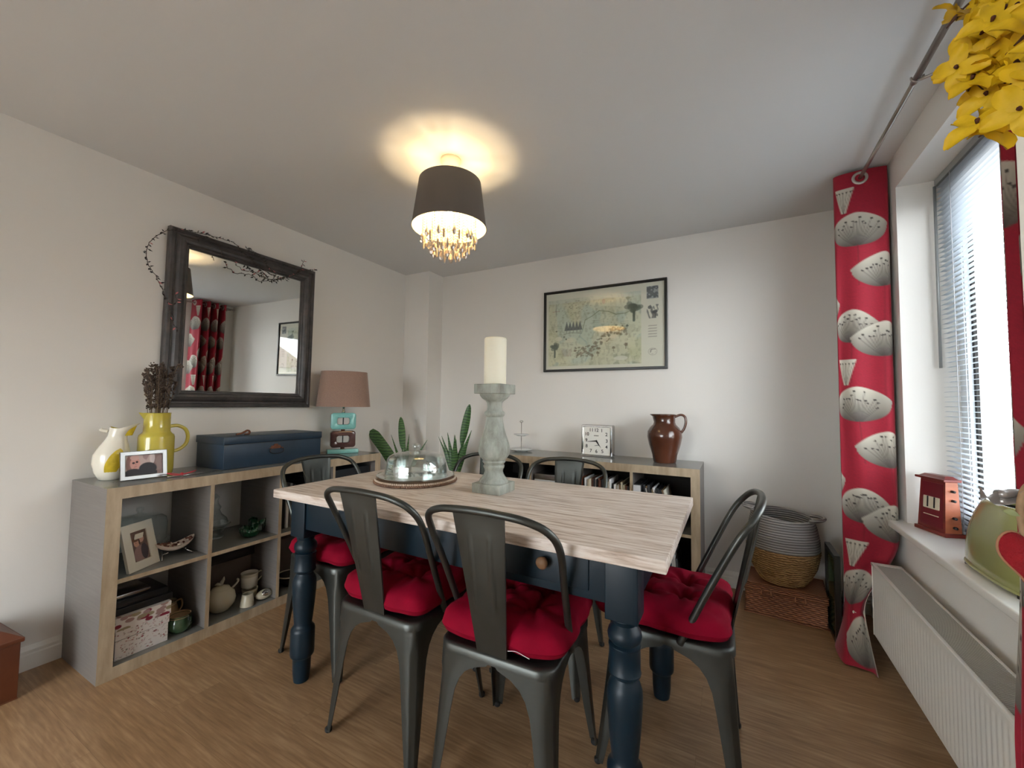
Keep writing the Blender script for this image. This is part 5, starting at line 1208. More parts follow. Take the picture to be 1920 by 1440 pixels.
# books and records in the back unit
def bcell(c_): return SBX+TT+c_*(CW+TH)
cols = ['paper', 'box_black', 'card_cream', 'tan_glaze', 'box_black', 'paper', 'wood_brown', 'card_cream', 'box_black', 'cream_paint', 'pebble', 'box_black']
r = random.Random(12); ys_ = SBY+0.02
COLN = {'paper': 'white', 'box_black': 'black', 'card_cream': 'cream', 'tan_glaze': 'tan', 'wood_brown': 'brown', 'cream_paint': 'pale cream', 'pebble': 'reddish brown'}
def row_of(cell, z0, x_a, x_b, h0, h1, grp, lab, lean=0.0, th0=0.008, th1=0.016, nm='record', cat='record'):
    x = bcell(cell)+x_a; k = 0; seg = bcell(cell)+x_b
    while x < seg:
        th_ = r.uniform(th0, th1); h_ = r.uniform(h0, h1); d_ = r.uniform(0.18, 0.24)
        b = MB(); b.box((0, 0, 0), (th_*0.92, d_, h_), bev=0.001); m_ = cols[(k*5+cell*3+int(r.random()*4)) % len(cols)]
        off = abs(math.sin(lean))*th_ if lean < 0 else 0
        o_ = b.build(nm, m_, None, (x, ys_+r.uniform(0, 0.03), z0+off), (0, lean, 0)); tag(o_, COLN.get(m_, 'grey')+' '+lab, cat, grp); x += th_/math.cos(lean)+0.0008; k += 1
z2 = ZM+0.0003
row_of(2, z2, 0.006, 0.205, 0.255, 0.275, 'upright cases in the third compartment', 'thin upright case in the third compartment of the back unit', nm='disc_case', cat='case')
row_of(2, z2, 0.21, 0.325, 0.235, 0.262, 'upright cases right of the far chair', 'thin upright case between the far chair back and the white card', nm='disc_case', cat='case')
row_of(3, z2, 0.055, 0.115, 0.25, 0.262, 'upright cases beside the white card', 'upright case in the right compartment beside the white card', lean=-0.12, nm='disc_case', cat='case')
row_of(3, z2, 0.120, 0.235, 0.235, 0.250, 'leaning cases in the right compartment', 'leaning case in the right compartment of the back unit', lean=-0.22, nm='disc_case', cat='case')
MB_tag = tag(MB().box((0, 0, 0), (0.045, 0.004, 0.065)).build('white_card', 'paper', None, (bcell(3)+0.004, SBY-0.006, ZM+0.195)), 'white card hung on the divider of the back unit', 'card')
tag(MB().box((0, 0, 0), (0.046, 0.20, 0.262), bev=0.002).build('box_file', 'box_black', None, (bcell(3)+0.004, ys_, z2)), 'black box file behind the white card in the back unit', 'box file')
PILE = ['thick black flat box at the bottom', 'lowest thin white flat box', 'black flat box third from the bottom', 'thin silver flat box halfway up', 'brown flat box halfway up', 'thick black flat box above the brown one', 'upper thin white flat box', 'silver flat box on top']
for k, (h_, m_) in enumerate(((0.050, 'box_black'), (0.012, 'paper'), (0.045, 'box_black'), (0.010, 'steel'), (0.042, 'wood_brown'), (0.055, 'box_black'), (0.012, 'paper'), (0.040, 'steel'))):
    z_ = z2+sum((0.050, 0.012, 0.045, 0.010, 0.042, 0.055, 0.012, 0.040)[:k])
    tag(MB().box((0, 0, 0), (0.29-0.008*(k % 3), 0.26, h_-0.001), bev=0.002).build('media_box', m_, None, (bcell(1)+0.015, ys_, z_)), PILE[k]+' in the pile behind the far chair back', 'box', 'flat boxes piled in the back unit')
for k in range(3): tag(MB().box((0, 0, 0), (0.26, 0.24, 0.07), bev=0.004).build('media_box', ('box_black', 'dark_iron', 'box_black')[k], None, (bcell(0)+0.03+0.01*k, ys_, z2+0.071*k)), 'black box in the leftmost pile of the back unit', 'box', 'black boxes behind the candle holder')
# lower row of the back unit, seen under the table edge
row_of(3, zb_, 0.02, 0.265, 0.19, 0.24, 'lower cases in the back unit', 'upright case in the bottom right compartment of the back unit', lean=-0.10, nm='disc_case', cat='case')

# ------------------------------------------------------------------ on the dining table
tm = thing('round_mat', 'round braided place mat under the glass cake dome', 'place mat', (1.335, 1.525, TZ))
MB().lathe([(0, 0), (0.188, 0), (0.194, 0.006), (0.186, 0.012), (0.0, 0.010)], 72, cap=False).build('mat', 'mat_brown', tm)
for ring, (rad, zz, m_, nb) in enumerate(((0.192, 0.007, 'mat_brown', 120), (0.186, 0.014, 'mat_light', 116))):
    bd_ = MB()
    for k in range(nb): a = 2*PI*k/nb; bd_.sphere((rad*math.cos(a), rad*math.sin(a), zz), 0.0058, 6, sc=(1, 1, 1.1))
    bd_.build('beaded_edge', m_, tm)
cp = thing('cake_dome', 'clear glass cake plate and domed lid with round knob on the braided mat', 'cake dome', (1.335, 1.525, TZ+0.0125))
MB().lathe([(0, 0.0), (0.10, 0.0), (0.150, 0.006), (0.176, 0.016), (0.184, 0.019), (0.182, 0.021), (0.172, 0.020), (0.148, 0.011), (0.0, 0.006)], 72, cap=False).build('plate', 'dome_glass', cp)
dm = MB(); n = 72; rows = []
for (rr_, z) in ((0.146, 0.012), (0.147, 0.030), (0.143, 0.065), (0.137, 0.092), (0.126, 0.108), (0.108, 0.118), (0.080, 0.124), (0.040, 0.129), (0.012, 0.132), (0.009, 0.136)):
    rows.append([(rr_*(1+0.010*math.cos(12*2*PI*k/n)*(z < 0.1))*math.cos(2*PI*k/n), rr_*(1+0.010*math.cos(12*2*PI*k/n)*(z < 0.1))*math.sin(2*PI*k/n), z) for k in range(n)])
dm.grid(rows, closed_u=True)
dm.grid([[(p[0]*0.972, p[1]*0.972, p[2]-0.002) for p in row] for row in rows[:8]], closed_u=True, flip=True)
dome_ = dm.build('dome_lid', 'dome_glass', cp)
MB().lathe([(0.008, 0.134), (0.016, 0.142), (0.021, 0.152), (0.017, 0.162), (0.008, 0.167), (0, 0.168)], 20, cap=False).build('knob', 'dome_glass', dome_)

hx, hy = 1.775, 1.518
hd_ = thing('candle_holder', 'tall distressed grey green turned wood candle holder on the table', 'candle holder', (hx, hy, TZ))
s2 = 0.0675
MB().box((-s2, -s2, 0), (s2, s2, 0.040), bev=0.003).build('base', 'holder', hd_)
prof = [(0, 0.038), (0.062, 0.038), (0.063, 0.044), (0.060, 0.052), (0.052, 0.060), (0.044, 0.072), (0.039, 0.086), (0.040, 0.096), (0.045, 0.104), (0.046, 0.110), (0.041, 0.116), (0.046, 0.122), (0.050, 0.128), (0.047, 0.134),
        (0.055, 0.142), (0.064, 0.155), (0.0685, 0.172), (0.068, 0.190), (0.062, 0.212), (0.052, 0.240), (0.043, 0.270), (0.037, 0.300), (0.035, 0.318), (0.042, 0.324), (0.045, 0.332), (0.043, 0.340), (0.034, 0.346), (0.032, 0.360), (0.033, 0.380),
        (0.040, 0.388), (0.055, 0.398), (0.064, 0.410), (0.066, 0.418), (0, 0.418)]
fix_smooth(MB().lathe(prof, 56, cap=False).build('turned_shaft', 'holder', hd_), 50)
s3 = 0.066
MB().box((-s3, -s3, 0.418), (s3, s3, 0.459), bev=0.003).build('top_plate', 'holder', hd_)
ca = thing('pillar_candle', 'thick ivory pillar candle on the tall wooden holder', 'candle', (hx, hy, TZ+0.459))
MB().lathe([(0, 0), (0.0475, 0), (0.0485, 0.003), (0.0485, 0.196), (0.046, 0.202), (0.038, 0.202), (0.020, 0.197), (0.0, 0.196)], 48, cap=False).build('wax_body', 'wax', ca)
MB().tube([(0, 0, 0.194), (0.001, 0, 0.203), (0.003, 0, 0.209)], 0.0014, 6).build('wick', 'wick', ca)

# ------------------------------------------------------------------ plants in the corner
def plant(label, loc, leaves, potr, poth, stand_label, stand_h):
    sd = thing('plant_stool', stand_label, 'stool', (loc[0], loc[1], 0))
    MB().lathe([(0, stand_h-0.025), (0.15, stand_h-0.025), (0.155, stand_h-0.012), (0.15, stand_h), (0, stand_h)], 36, cap=False).build('seat', 'stool', sd)
    for k in range(3):
        a = 2*PI*k/3+0.5; MB().cyl((0.14*math.cos(a), 0.14*math.sin(a), 0), (0.10*math.cos(a), 0.10*math.sin(a), stand_h-0.02), 0.014, 0.017, n=14).build('leg', 'stool', sd)
    t = thing('potted_sansevieria', label, 'plant', (loc[0], loc[1], stand_h))
    MB().lathe([(0, 0), (potr*0.72, 0), (potr*0.95, poth*0.8), (potr, poth*0.8), (potr*1.03, poth), (potr*0.92, poth), (potr*0.88, poth*0.85), (0, poth*0.85)], 36, cap=False).build('pot', 'terracotta', t)
    MB().lathe([(0, poth*0.86), (potr*0.90, poth*0.86)], 24, cap=False).build('soil', 'soil', t)
    for (tip, wd, kind) in leaves:
        tipv = Vector(tip)-Vector((loc[0], loc[1], stand_h)); r = random.Random(int(abs(tip[0]*1000+tip[2]*977)))
        b0 = Vector((tipv.x*0.12, tipv.y*0.10, poth*0.85)); mid = b0.lerp(tipv, 0.5)+Vector((0, 0, 0.03)); P = catmull([b0, b0.lerp(mid, 0.5)+Vector((0, 0, 0.01)), mid, tipv], 7)
        N = len(P); out, inn = [], []
        side0 = Vector((0.88, 0.475, 0)); wd = wd*(1.25 if kind != 'p' else 1.0)
        for i, p in enumerate(P):
            f = i/(N-1)
            if kind == 'petiole': w = wd*(0.10+0.12*(1-f)) if f < 0.55 else wd*(0.16+math.sin(PI*min(1, (f-0.55)/0.45))**0.7*0.9)
            elif kind == 'blunt': w = wd*(0.6+0.4*min(1, f*2)) if f < 0.9 else wd*(1-(f-0.9)*5)
            else: w = wd*(0.55+0.45*math.sin(PI*min(1, f*1.1)))*(1-max(0, f-0.55)/0.45)**0.7
            w = max(w, 0.0012); tdir = (P[min(i+1, N-1)]-P[max(i-1, 0)]).normalized(); s_ = (side0-tdir*side0.dot(tdir)).normalized(); nn = tdir.cross(s_)
            a = [p+s_*(w*u)+nn*(0.25*w*(u*u)) for u in (-1, -.5, 0, .5, 1)]; out.append(a); inn.append([q-nn*0.0016 for q in a])
        mb = MB(); sheet(out, inn, mb); mb.build('leaf', 'leaf', t)
    return t
plant('sansevieria with broad mottled leaves leaning left, beside the left shelf unit', (0.36, 2.50, 0), [
    ((0.006, 2.46, 0.925), 0.036, 'blunt'), ((0.205, 2.60, 1.037), 0.022, 'petiole'), ((0.12, 2.58, 0.885), 0.014, 'p'), ((0.285, 2.62, 0.895), 0.018, 'p'), ((0.02, 2.50, 0.80), 0.022, 'p'), ((0.50, 2.60, 0.86), 0.016, 'p'), ((0.40, 2.45, 0.85), 0.02, 'p')], 0.085, 0.15,
    'round wooden stool carrying the left sansevieria pot', 0.42)
plant('sansevieria with upright pointed leaves to the left of the candle holder', (0.66, 2.76, 0), [
    ((0.805, 2.75, 1.152), 0.024, 'petiole'), ((0.835, 2.74, 0.945), 0.026, 'p'), ((0.700, 2.70, 0.905), 0.030, 'p'), ((0.595, 2.74, 0.915), 0.024, 'p'), ((0.535, 2.74, 0.885), 0.020, 'p'), ((0.485, 2.76, 0.875), 0.015, 'p'), ((0.735, 2.80, 0.90), 0.024, 'p'), ((0.64, 2.8, 0.86), 0.028, 'p')], 0.085, 0.15,
    'round wooden stool carrying the right sansevieria pot', 0.42)

# ------------------------------------------------------------------ hamper, basket and dark frame in the right corner
hm = thing('wicker_hamper', 'flat brown wicker hamper with lid and toggles on the floor under the round basket', 'hamper', (2.93, 2.835, 0.0), math.radians(-4))
HX, HY, HZ = 0.190, 0.130, 0.170
def woven_box(hx, hy, z0, z1, mi, nlay=16, amp=0.0035):
    rows = []; nn = 44
    for i in range(nlay*3+1):
        z = z0+(z1-z0)*i/(nlay*3); ph = (i//3) % 2
        row = []
        for (xa, ya, xb, yb) in ((-hx, -hy, hx, -hy), (hx, -hy, hx, hy), (hx, hy, -hx, hy), (-hx, hy, -hx, -hy)):
            L = math.hypot(xb-xa, yb-ya); m_ = int(L/0.0068); nx_, ny_ = (yb-ya)/L, -(xb-xa)/L
            for k in range(m_):
                f = k/m_; d = amp*math.sin(PI*f*L/0.020+PI*ph)*math.sin(PI*((i % 3)+0.5)/3); row.append((xa+(xb-xa)*f+nx_*d, ya+(yb-ya)*f+ny_*d, z))
        rows.append(row)
    mb = MB(); mb.grid(rows, mi, closed_u=True); return mb
wb_ = woven_box(HX-0.004, HY-0.004, 0.004, 0.140, 0); wb_.box((-HX+0.008, -HY+0.008, 0.002), (HX-0.008, HY-0.008, 0.136)); wb_.build('basket_body', 'wicker', hm)
wl = woven_box(HX, HY, 0.142, 0.166, 0, 2); wl.box((-HX+0.004, -HY+0.004, 0.142), (HX-0.004, HY-0.004, 0.169), [0, 1, 0, 0, 0, 0]); wl.tube([(-HX, -HY, 0.167), (HX, -HY, 0.167), (HX, HY, 0.167), (-HX, HY, 0.167)], 0.005, 8, closed=True)
wl.build('lid', ['wicker', 'wicker_top'], hm)
for z in (0.008, 0.136):
    MB().tube([(-HX, -HY, z), (HX, -HY, z), (HX, HY, z), (-HX, HY, z)], 0.006, 8, closed=True).build('plaited_rim', 'wicker', hm)
for x in (-0.085, 0.070):
    tg = MB(); tg.tube(catmull([(x-0.02, -HY-0.003, 0.150), (x-0.022, -HY-0.010, 0.115), (x, -HY-0.012, 0.100), (x+0.022, -HY-0.010, 0.115), (x+0.02, -HY-0.003, 0.150)], 5), 0.003, 8)
    tg.cyl((x-0.03, -HY-0.012, 0.112), (x+0.03, -HY-0.012, 0.116), 0.005, n=10); tg.build('toggle', 'wicker_top', hm)
bk_ = thing('rope_basket', 'round grey rope and straw belly basket standing on the wicker hamper', 'basket', (2.925, 2.830, 0.1735), math.radians(10))
prof = [(0.0, 0.0), (0.105, 0.0)]; zz = 0.0
def brad(z): return float(np.interp(z, [0, 0.04, 0.10, 0.18, 0.26, 0.33, 0.38], [0.105, 0.132, 0.160, 0.176, 0.172, 0.158, 0.146]))
def coil(z0, z1, step, bump):
    out = []; z = z0
    while z < z1-1e-6:
        for t in (0.1, 0.5, 0.9): zz_ = z+step*t; out.append((brad(zz_)+bump*math.sin(PI*t), zz_))
        z += step
    return out
lo_ = MB(); lo_.lathe([(0, 0), (0.105, 0)]+coil(0.0, 0.185, 0.0123, 0.005), 64, cap=False); lo_.build('straw_base', 'basket_straw', bk_)
up_ = coil(0.185, 0.375, 0.0112, 0.0045)
rim_mb = MB(); n = 72; rows = []
def rimz(a, z): return z+(z > 0.33)*((z-0.33)/0.045)*(0.014*math.cos(a-2.5))
for (rr_, z) in up_: rows.append([(rr_*math.cos(2*PI*k/n), rr_*math.sin(2*PI*k/n), rimz(2*PI*k/n, z)) for k in range(n)])
rim_mb.grid(rows, closed_u=True)
rows2 = [[((rr_-0.010)*math.cos(2*PI*k/n), (rr_-0.010)*math.sin(2*PI*k/n), rimz(2*PI*k/n, z)) for k in range(n)] for (rr_, z) in up_[::-1]]+[[(0.12*math.cos(2*PI*k/n), 0.12*math.sin(2*PI*k/n), 0.02) for k in range(n)]]
rim_mb.grid([rows[-1]]+rows2, closed_u=True); rim_mb.build('rope_body', 'basket_grey', bk_)
for s_ in (0, 1):
    a0 = -0.35+PI*s_; hd2 = MB(); P = []
    for t in np.linspace(-1, 1, 17): a = a0+0.48*t; rr_ = 0.148+0.050*(1-t*t); P.append((rr_*math.cos(a), rr_*math.sin(a), rimz(a, 0.375)+0.004+0.012*(1-t*t)))
    hd2.tube(P, 0.0085, 10); hd2.build('handle', 'basket_grey', bk_)
df = thing('leaning_frame', 'dark framed board standing on edge between the hamper and the red curtain', 'frame', (3.128, 2.68, 0.0), 0)
MB().box((-0.012, -0.12, 0.0), (0.012, 0.12, 0.022)).box((-0.012, -0.12, 0.408), (0.012, 0.12, 0.430)).box((-0.012, -0.12, 0.022), (0.012, -0.098, 0.408)).box((-0.012, 0.098, 0.022), (0.012, 0.12, 0.408)).build('frame', 'black_frame', df)
MB().box((-0.006, -0.098, 0.022), (0.006, 0.098, 0.408)).build('panel', 'green_glaze', df)

# ------------------------------------------------------------------ on the window sill
cal = thing('perpetual_calendar', 'red wooden block calendar showing 11 on the window sill', 'calendar', (3.436, 2.365, 0.6455), math.radians(-71)); cal.scale = (1.25, 1.25, 1.25)
cal['note_state'] = 'upright'; del cal['note_state']
MB().box((-0.062, -0.030, 0), (0.062, 0.028, 0.012), bev=0.002).build('base', 'calendar_wood', cal)
cb = MB(); z0, z1 = 0.012, 0.175
v_ = [(-0.054, -0.024, z0), (0.054, -0.024, z0), (0.054, 0.023, z0), (-0.054, 0.023, z0), (-0.048, -0.014, z1), (0.048, -0.014, z1), (0.048, 0.020, z1), (-0.048, 0.020, z1)]
cb._add(v_, [(0, 3, 2, 1), (4, 5, 6, 7), (0, 1, 5, 4), (1, 2, 6, 5), (2, 3, 7, 6), (3, 0, 4, 7)], [0, 0, 0, 1, 0, 1]); cb.build('case', ['calendar_wood', 'calendar_side'], cal)
ct = MB().box((-0.058, -0.026, z1), (0.058, 0.025, z1+0.008), bev=0.002); ct._add([(-0.050, -0.018, z1+0.008), (0.050, -0.018, z1+0.008), (0.050, 0.021, z1+0.008), (-0.050, 0.021, z1+0.008), (-0.040, -0.008, z1+0.016), (0.040, -0.008, z1+0.016), (0.040, 0.014, z1+0.016), (-0.040, 0.014, z1+0.016)], [(4, 5, 6, 7), (0, 1, 5, 4), (1, 2, 6, 5), (2, 3, 7, 6), (3, 0, 4, 7)]); ct.build('cornice', 'calendar_wood', cal)
sl_ = math.atan2(0.010, z1-z0)
def face(z, off): f = (z-z0)/(z1-z0); return -0.024+0.010*f-off
fc = MB(); fc._add([(-0.044, face(0.022, 0.001), 0.022), (0.044, face(0.022, 0.001), 0.022), (0.040, face(0.165, 0.001), 0.165), (-0.040, face(0.165, 0.001), 0.165), (-0.044, face(0.022, -0.001), 0.022), (0.044, face(0.022, -0.001), 0.022), (0.040, face(0.165, -0.001), 0.165), (-0.040, face(0.165, -0.001), 0.165)], [(0, 1, 2, 3), (0, 4, 5, 1), (1, 5, 6, 2), (2, 6, 7, 3), (3, 7, 4, 0)]); fc.build('front_plate', 'calendar_face', cal)
TF = TR(0, face(0.098, 0.0022), 0.098)@RX(PI/2-sl_)
MB().prism(rrect(0.062, 0.040, 0.002, 2), -0.0012, 0.0006, T=TF).build('date_card', 'card_cream', cal)
text_mesh('11', 0.052, 'date_numerals', cal, 'ink', TR(0, face(0.098, 0.0034), 0.098)@RX(PI/2-sl_))
ml = MB()
for k in range(12): ml.box((-0.030+0.005*k, face(0.058, 0.0022), 0.056), (-0.0265+0.005*k, face(0.058, 0.001), 0.0585))
ml.build('month_line', 'card_cream', cal)
for zk in (0.145, 0.115, 0.060, 0.030):
    for sx in (-1, 1): xk = 0.054-0.006*(zk-z0)/(z1-z0); MB().cyl((sx*(xk-0.001), 0.002, zk), (sx*(xk+0.010), 0.002, zk), 0.0042, n=12).build('side_knob', 'ink', cal)

ve = thing('green_vessel', 'pale green rounded enamel vessel with an oval opening on the window sill', 'vessel', (3.418, 1.800, 0.6455), math.radians(0)); ve.scale = (1.22, 1.42, 1.28)
vb = MB(); n = 64; rows = []
for (ax, ay, z, dx) in ((0.0, 0.0, 0.006, 0), (0.048, 0.128, 0.006, 0), (0.056, 0.136, 0.012, 0), (0.057, 0.134, 0.030, 0), (0.056, 0.128, 0.070, 0), (0.052, 0.115, 0.110, 0), (0.045, 0.096, 0.145, 0), (0.038, 0.076, 0.172, 0), (0.033, 0.064, 0.182, 0), (0.028, 0.056, 0.181, 0), (0.026, 0.052, 0.172, 0)):
    row = []
    for k in range(n):
        a = 2*PI*k/n; ca_, sa_ = math.cos(a), math.sin(a); p_ = 2/2.9; row.append((ax*math.copysign(abs(ca_)**p_, ca_), ay*math.copysign(abs(sa_)**p_, sa_), z))
    rows.append(row)
vb.grid(rows, closed_u=True); vb.build('body', 'green_enamel', ve)
vi = MB(); vi.grid([rows[-1], [(x*0.8, y*0.8, 0.09) for x, y, z in rows[-1]], [(x*0.01, y*0.01, 0.09) for x, y, z in rows[-1]]], closed_u=True); vi.build('opening', 'void', ve)
vr = MB(); vr.tube([(0.056*math.copysign(abs(math.cos(a))**0.7, math.cos(a)), 0.134*math.copysign(abs(math.sin(a))**0.7, math.sin(a)), 0.010) for a in [2*PI*k/48 for k in range(48)]], 0.004, 8, closed=True); vr.build('foot_rim', 'green_enamel', ve)
for sy in (-1, 1):
    for sx in (-1, 1): MB().cyl((sx*0.04, sy*0.10, 0), (sx*0.04, sy*0.10, 0.008), 0.008, n=12).build('foot', 'rubber', ve)

# ------------------------------------------------------------------ forsythia branches, ribbon and heart near the camera
vx, vy = 2.985, 0.500
vz = thing('floor_vase', 'tall plain ceramic floor vase holding the yellow blossom branches', 'vase', (vx, vy, 0))
MB().lathe([(0, 0), (0.075, 0), (0.085, 0.02), (0.095, 0.20), (0.085, 0.38), (0.055, 0.50), (0.045, 0.55), (0.052, 0.58), (0.046, 0.58), (0.038, 0.55), (0.075, 0.38), (0.08, 0.03), (0, 0.02)], 48, cap=False).build('body', 'cream_glaze', vz)
fo = thing('forsythia_branches', 'artificial branches of yellow forsythia blossom hanging in at the top right', 'flowers', (vx, vy, 0.03))
def W2L(p): return Vector(p)-Vector((vx, vy, 0.03))
r = random.Random(21)
stems = [[(vx, vy, 0.05), (vx+0.010, vy, 0.60), (vx+0.014, vy+0.005, 1.0), (3.0376, 0.7725, 1.3989), (3.0314, 0.7624, 1.5215), (3.0226, 0.7644, 1.6047), (3.0108, 0.7671, 1.6482), (2.9986, 0.7713, 1.6584), (2.9845, 0.7770, 1.6231), (2.9727, 0.7712, 1.6127)],
         [(vx+0.01, vy, 0.05), (vx+0.020, vy, 0.60), (vx+0.02, vy+0.01, 1.05), (3.0574, 0.7916, 1.4523), (3.0675, 0.8100, 1.6290), (3.0530, 0.8199, 1.7204), (3.0324, 0.8291, 1.7643), (3.0071, 0.8266, 1.7694), (2.9877, 0.8282, 1.7568)],
         [(vx, vy+0.01, 0.05), (vx+0.015, vy+0.01, 0.60), (vx+0.022, vy+0.015, 1.1), (3.0269, 0.7541, 1.4210), (3.0204, 0.7458, 1.5078), (3.0096, 0.7488, 1.5553), (2.9984, 0.7528, 1.5779), (2.9891, 0.7602, 1.5594), (2.9830, 0.7633, 1.5465)]]
for s_ in stems:
    P = catmull([W2L(p) for p in s_], 8); MB().tube(P, [0.0042-0.0030*i/len(P) for i in range(len(P))], 8).build('branch', 'stem', fo)
def blossom(c_, aim, size, seed):
    r2 = random.Random(seed); z = Vector(aim).normalized(); x = z.cross(Vector((0.3, 0.2, 1))).normalized(); y = z.cross(x); mb = MB(); c_ = Vector(c_)
    nearest = None
    for k in range(4):
        a = k*PI/2+r2.uniform(-0.25, 0.25)+seed; d = x*math.cos(a)+y*math.sin(a); s_ = (-x*math.sin(a)+y*math.cos(a)); L = size*r2.uniform(0.85, 1.15); dr_ = r2.uniform(0.15, 0.75); rows = []; cup = r2.uniform(0.1, 0.35)
        for i in range(7):
            f = i/6; w = L*0.255*(0.30+1.0*math.sin(PI*min(1, 0.10+f*0.82))**0.8)*(1 if f < 0.95 else 0.6); p = c_+d*(L*f)+z*(L*(0.35*f-dr_*f*f)); rows.append([p+s_*(w*u)+z*(cup*w*u*u+0.002*math.sin(6*f+u*3)) for u in (-1, -0.5, 0, 0.5, 1)])
        mb.grid([[q for q in row] for row in rows]); mb.grid([[q-z*0.0006 for q in row] for row in rows], flip=True)
    mb.cyl(c_, c_+z*size*0.22, size*0.05, size*0.08, n=7, mi=1)
    mb.tube([c_-z*size*0.5, c_], [size*0.03, size*0.10], 6, 2)
    return mb
# where each blossom sits on the branches
spots = [(2.9815, 0.7356, 1.5364), (2.9547, 0.7114, 1.5200), (2.9700, 0.7200, 1.5149), (2.9477, 0.7343, 1.6129), (2.9594, 0.7313, 1.5900), (2.9682, 0.7648, 1.6432), (2.9720, 0.7939, 1.7286), (2.9853, 0.7723, 1.6742), (2.9898, 0.7554, 1.6417), (3.0013, 0.7605, 1.6617), (2.9935, 0.7749, 1.7065), (3.0042, 0.7604, 1.6914), (2.9995, 0.7287, 1.6453), (2.9949, 0.7281, 1.6104), (2.9847, 0.7339, 1.5979), (2.9909, 0.7278, 1.5782), (2.9911, 0.7066, 1.5800), (2.9978, 0.7222, 1.5537), (2.9763, 0.7414, 1.5708), (2.9920, 0.7404, 1.5516), (3.0098, 0.7431, 1.6774), (2.9848, 0.7745, 1.6288), (3.0172, 0.8189, 1.7169), (3.0284, 0.7960, 1.6660), (2.9743, 0.6700, 1.5045), (2.9958, 0.6969, 1.6102), (2.9979, 0.7008, 1.5596), (3.0171, 0.7915, 1.6366), (2.9952, 0.8167, 1.7332), (3.0078, 0.7820, 1.7183), (2.9873, 0.7947, 1.6715), (3.0284, 0.7989, 1.6133), (2.9946, 0.6747, 1.6175), (2.9993, 0.6799, 1.5688), (3.0032, 0.8039, 1.6596), (3.0231, 0.7912, 1.7010), (3.0009, 0.7939, 1.6428), (3.0262, 0.8169, 1.7160), (3.0309, 0.7983, 1.6578), (2.9946, 0.7643, 1.7126), (3.0326, 0.8193, 1.7357), (2.9799, 0.7315, 1.6604), (3.0589, 0.8450, 1.6520), (3.0131, 0.7711, 1.7058), (3.0346, 0.8335, 1.7410), (3.0211, 0.8157, 1.7259), (2.9906, 0.7753, 1.6010), (3.0162, 0.7875, 1.6779), (3.0130, 0.8143, 1.7450), (2.9864, 0.7521, 1.6048), (3.0511, 0.8322, 1.6239), (3.0388, 0.8212, 1.6636)]
for i, pt in enumerate(spots):
    p = W2L(pt); aim = Vector((r.uniform(-1, 0.5), r.uniform(-1.1, -0.1), r.uniform(-0.6, 0.7))); b_ = blossom(p, aim, 0.031, i); ob = b_.build('blossom', ['petal', 'stamen', 'stem'], fo)
# short twigs that tie the blossoms to the branches
tw = MB(); AX = [q for s_ in stems for q in catmull([W2L(p) for p in s_], 8)[36:]]
for i, pt in enumerate(spots):
    p = W2L(pt); q = min(AX, key=lambda a: (a-p).length); mid = p.lerp(q, 0.5)+Vector((0, 0, -0.008)); tw.tube(catmull([q, mid, p], 4), 0.0007, 5)
tw.build('twigs', 'stem', fo)
# silver ribbon wrapped round the stems
rb = thing('silver_ribbon', 'twisted silver grey ribbon tied round the branch stems at the right edge', 'ribbon', (vx+0.008, vy, 1.055))
c0 = Vector((vx+0.013, vy+0.003, 1.06))
for loop in ([(2.9485, 0.6861, 1.0642), (2.9520, 0.6880, 1.0635), (2.9554, 0.6899, 1.0634), (2.9589, 0.6917, 1.0642), (2.9624, 0.6935, 1.0651), (2.9659, 0.6954, 1.0653), (2.9694, 0.6973, 1.0647), (2.9728, 0.6992, 1.0639), (2.9763, 0.7011, 1.0636), (2.9682, 0.6796, 1.0659), (2.9767, 0.6900, 1.0637)],
             [(2.9484, 0.6865, 1.0562), (2.9519, 0.6884, 1.0554), (2.9553, 0.6903, 1.0554), (2.9588, 0.6921, 1.0562), (2.9623, 0.6939, 1.0571), (2.9658, 0.6958, 1.0573), (2.9693, 0.6977, 1.0567), (2.9727, 0.6996, 1.0559), (2.9762, 0.7015, 1.0556), (2.9681, 0.6799, 1.0581), (2.9766, 0.6903, 1.0558)]):
    MB().tube([Vector(p)-rb.location for p in loop], 0.0058, 12, flat=0.75).build('wrap', 'ribbon', rb)
tail = [[Vector(c_)-rb.location+Vector(up)*k for k in (-1, -.5, 0, .5, 1)] for c_, up in (
    ((2.9528, 0.6887, 1.0587), (0.00011, -0.00041, 0.00849)), ((2.9507, 0.6868, 1.0588), (0.00078, 0.00103, 0.00852)), ((2.9487, 0.6849, 1.0588), (0.00144, 0.00248, 0.00826)), ((2.9467, 0.6829, 1.0589), (0.00206, 0.00389, 0.00769)), ((2.9446, 0.6810, 1.0591), (0.00264, 0.00519, 0.00684)), ((2.9426, 0.6791, 1.0594), (0.00313, 0.00635, 0.00573)), ((2.9406, 0.6772, 1.0598), (0.00353, 0.00731, 0.00438)), ((2.9386, 0.6753, 1.0603), (0.00381, 0.00805, 0.00284)), ((2.9366, 0.6733, 1.0608), (0.00397, 0.00852, 0.00117)), ((2.9346, 0.6714, 1.0615), (0.00399, 0.00870, -0.00060)), ((2.9326, 0.6695, 1.0623), (0.00388, 0.00858, -0.00238)), ((2.9306, 0.6675, 1.0632), (0.00362, 0.00816, -0.00413)), ((2.9286, 0.6656, 1.0642), (0.00323, 0.00744, -0.00578)), ((2.9266, 0.6637, 1.0652), (0.00272, 0.00644, -0.00726)), ((2.9247, 0.6617, 1.0663), (0.00210, 0.00519, -0.00853)))]
tl_ = MB(); tl_.grid(tail); tl_.grid([[p+Vector((-0.0003, 0.0005, 0)) for p in row] for row in tail], flip=True); tl_.build('tail', 'ribbon', rb)
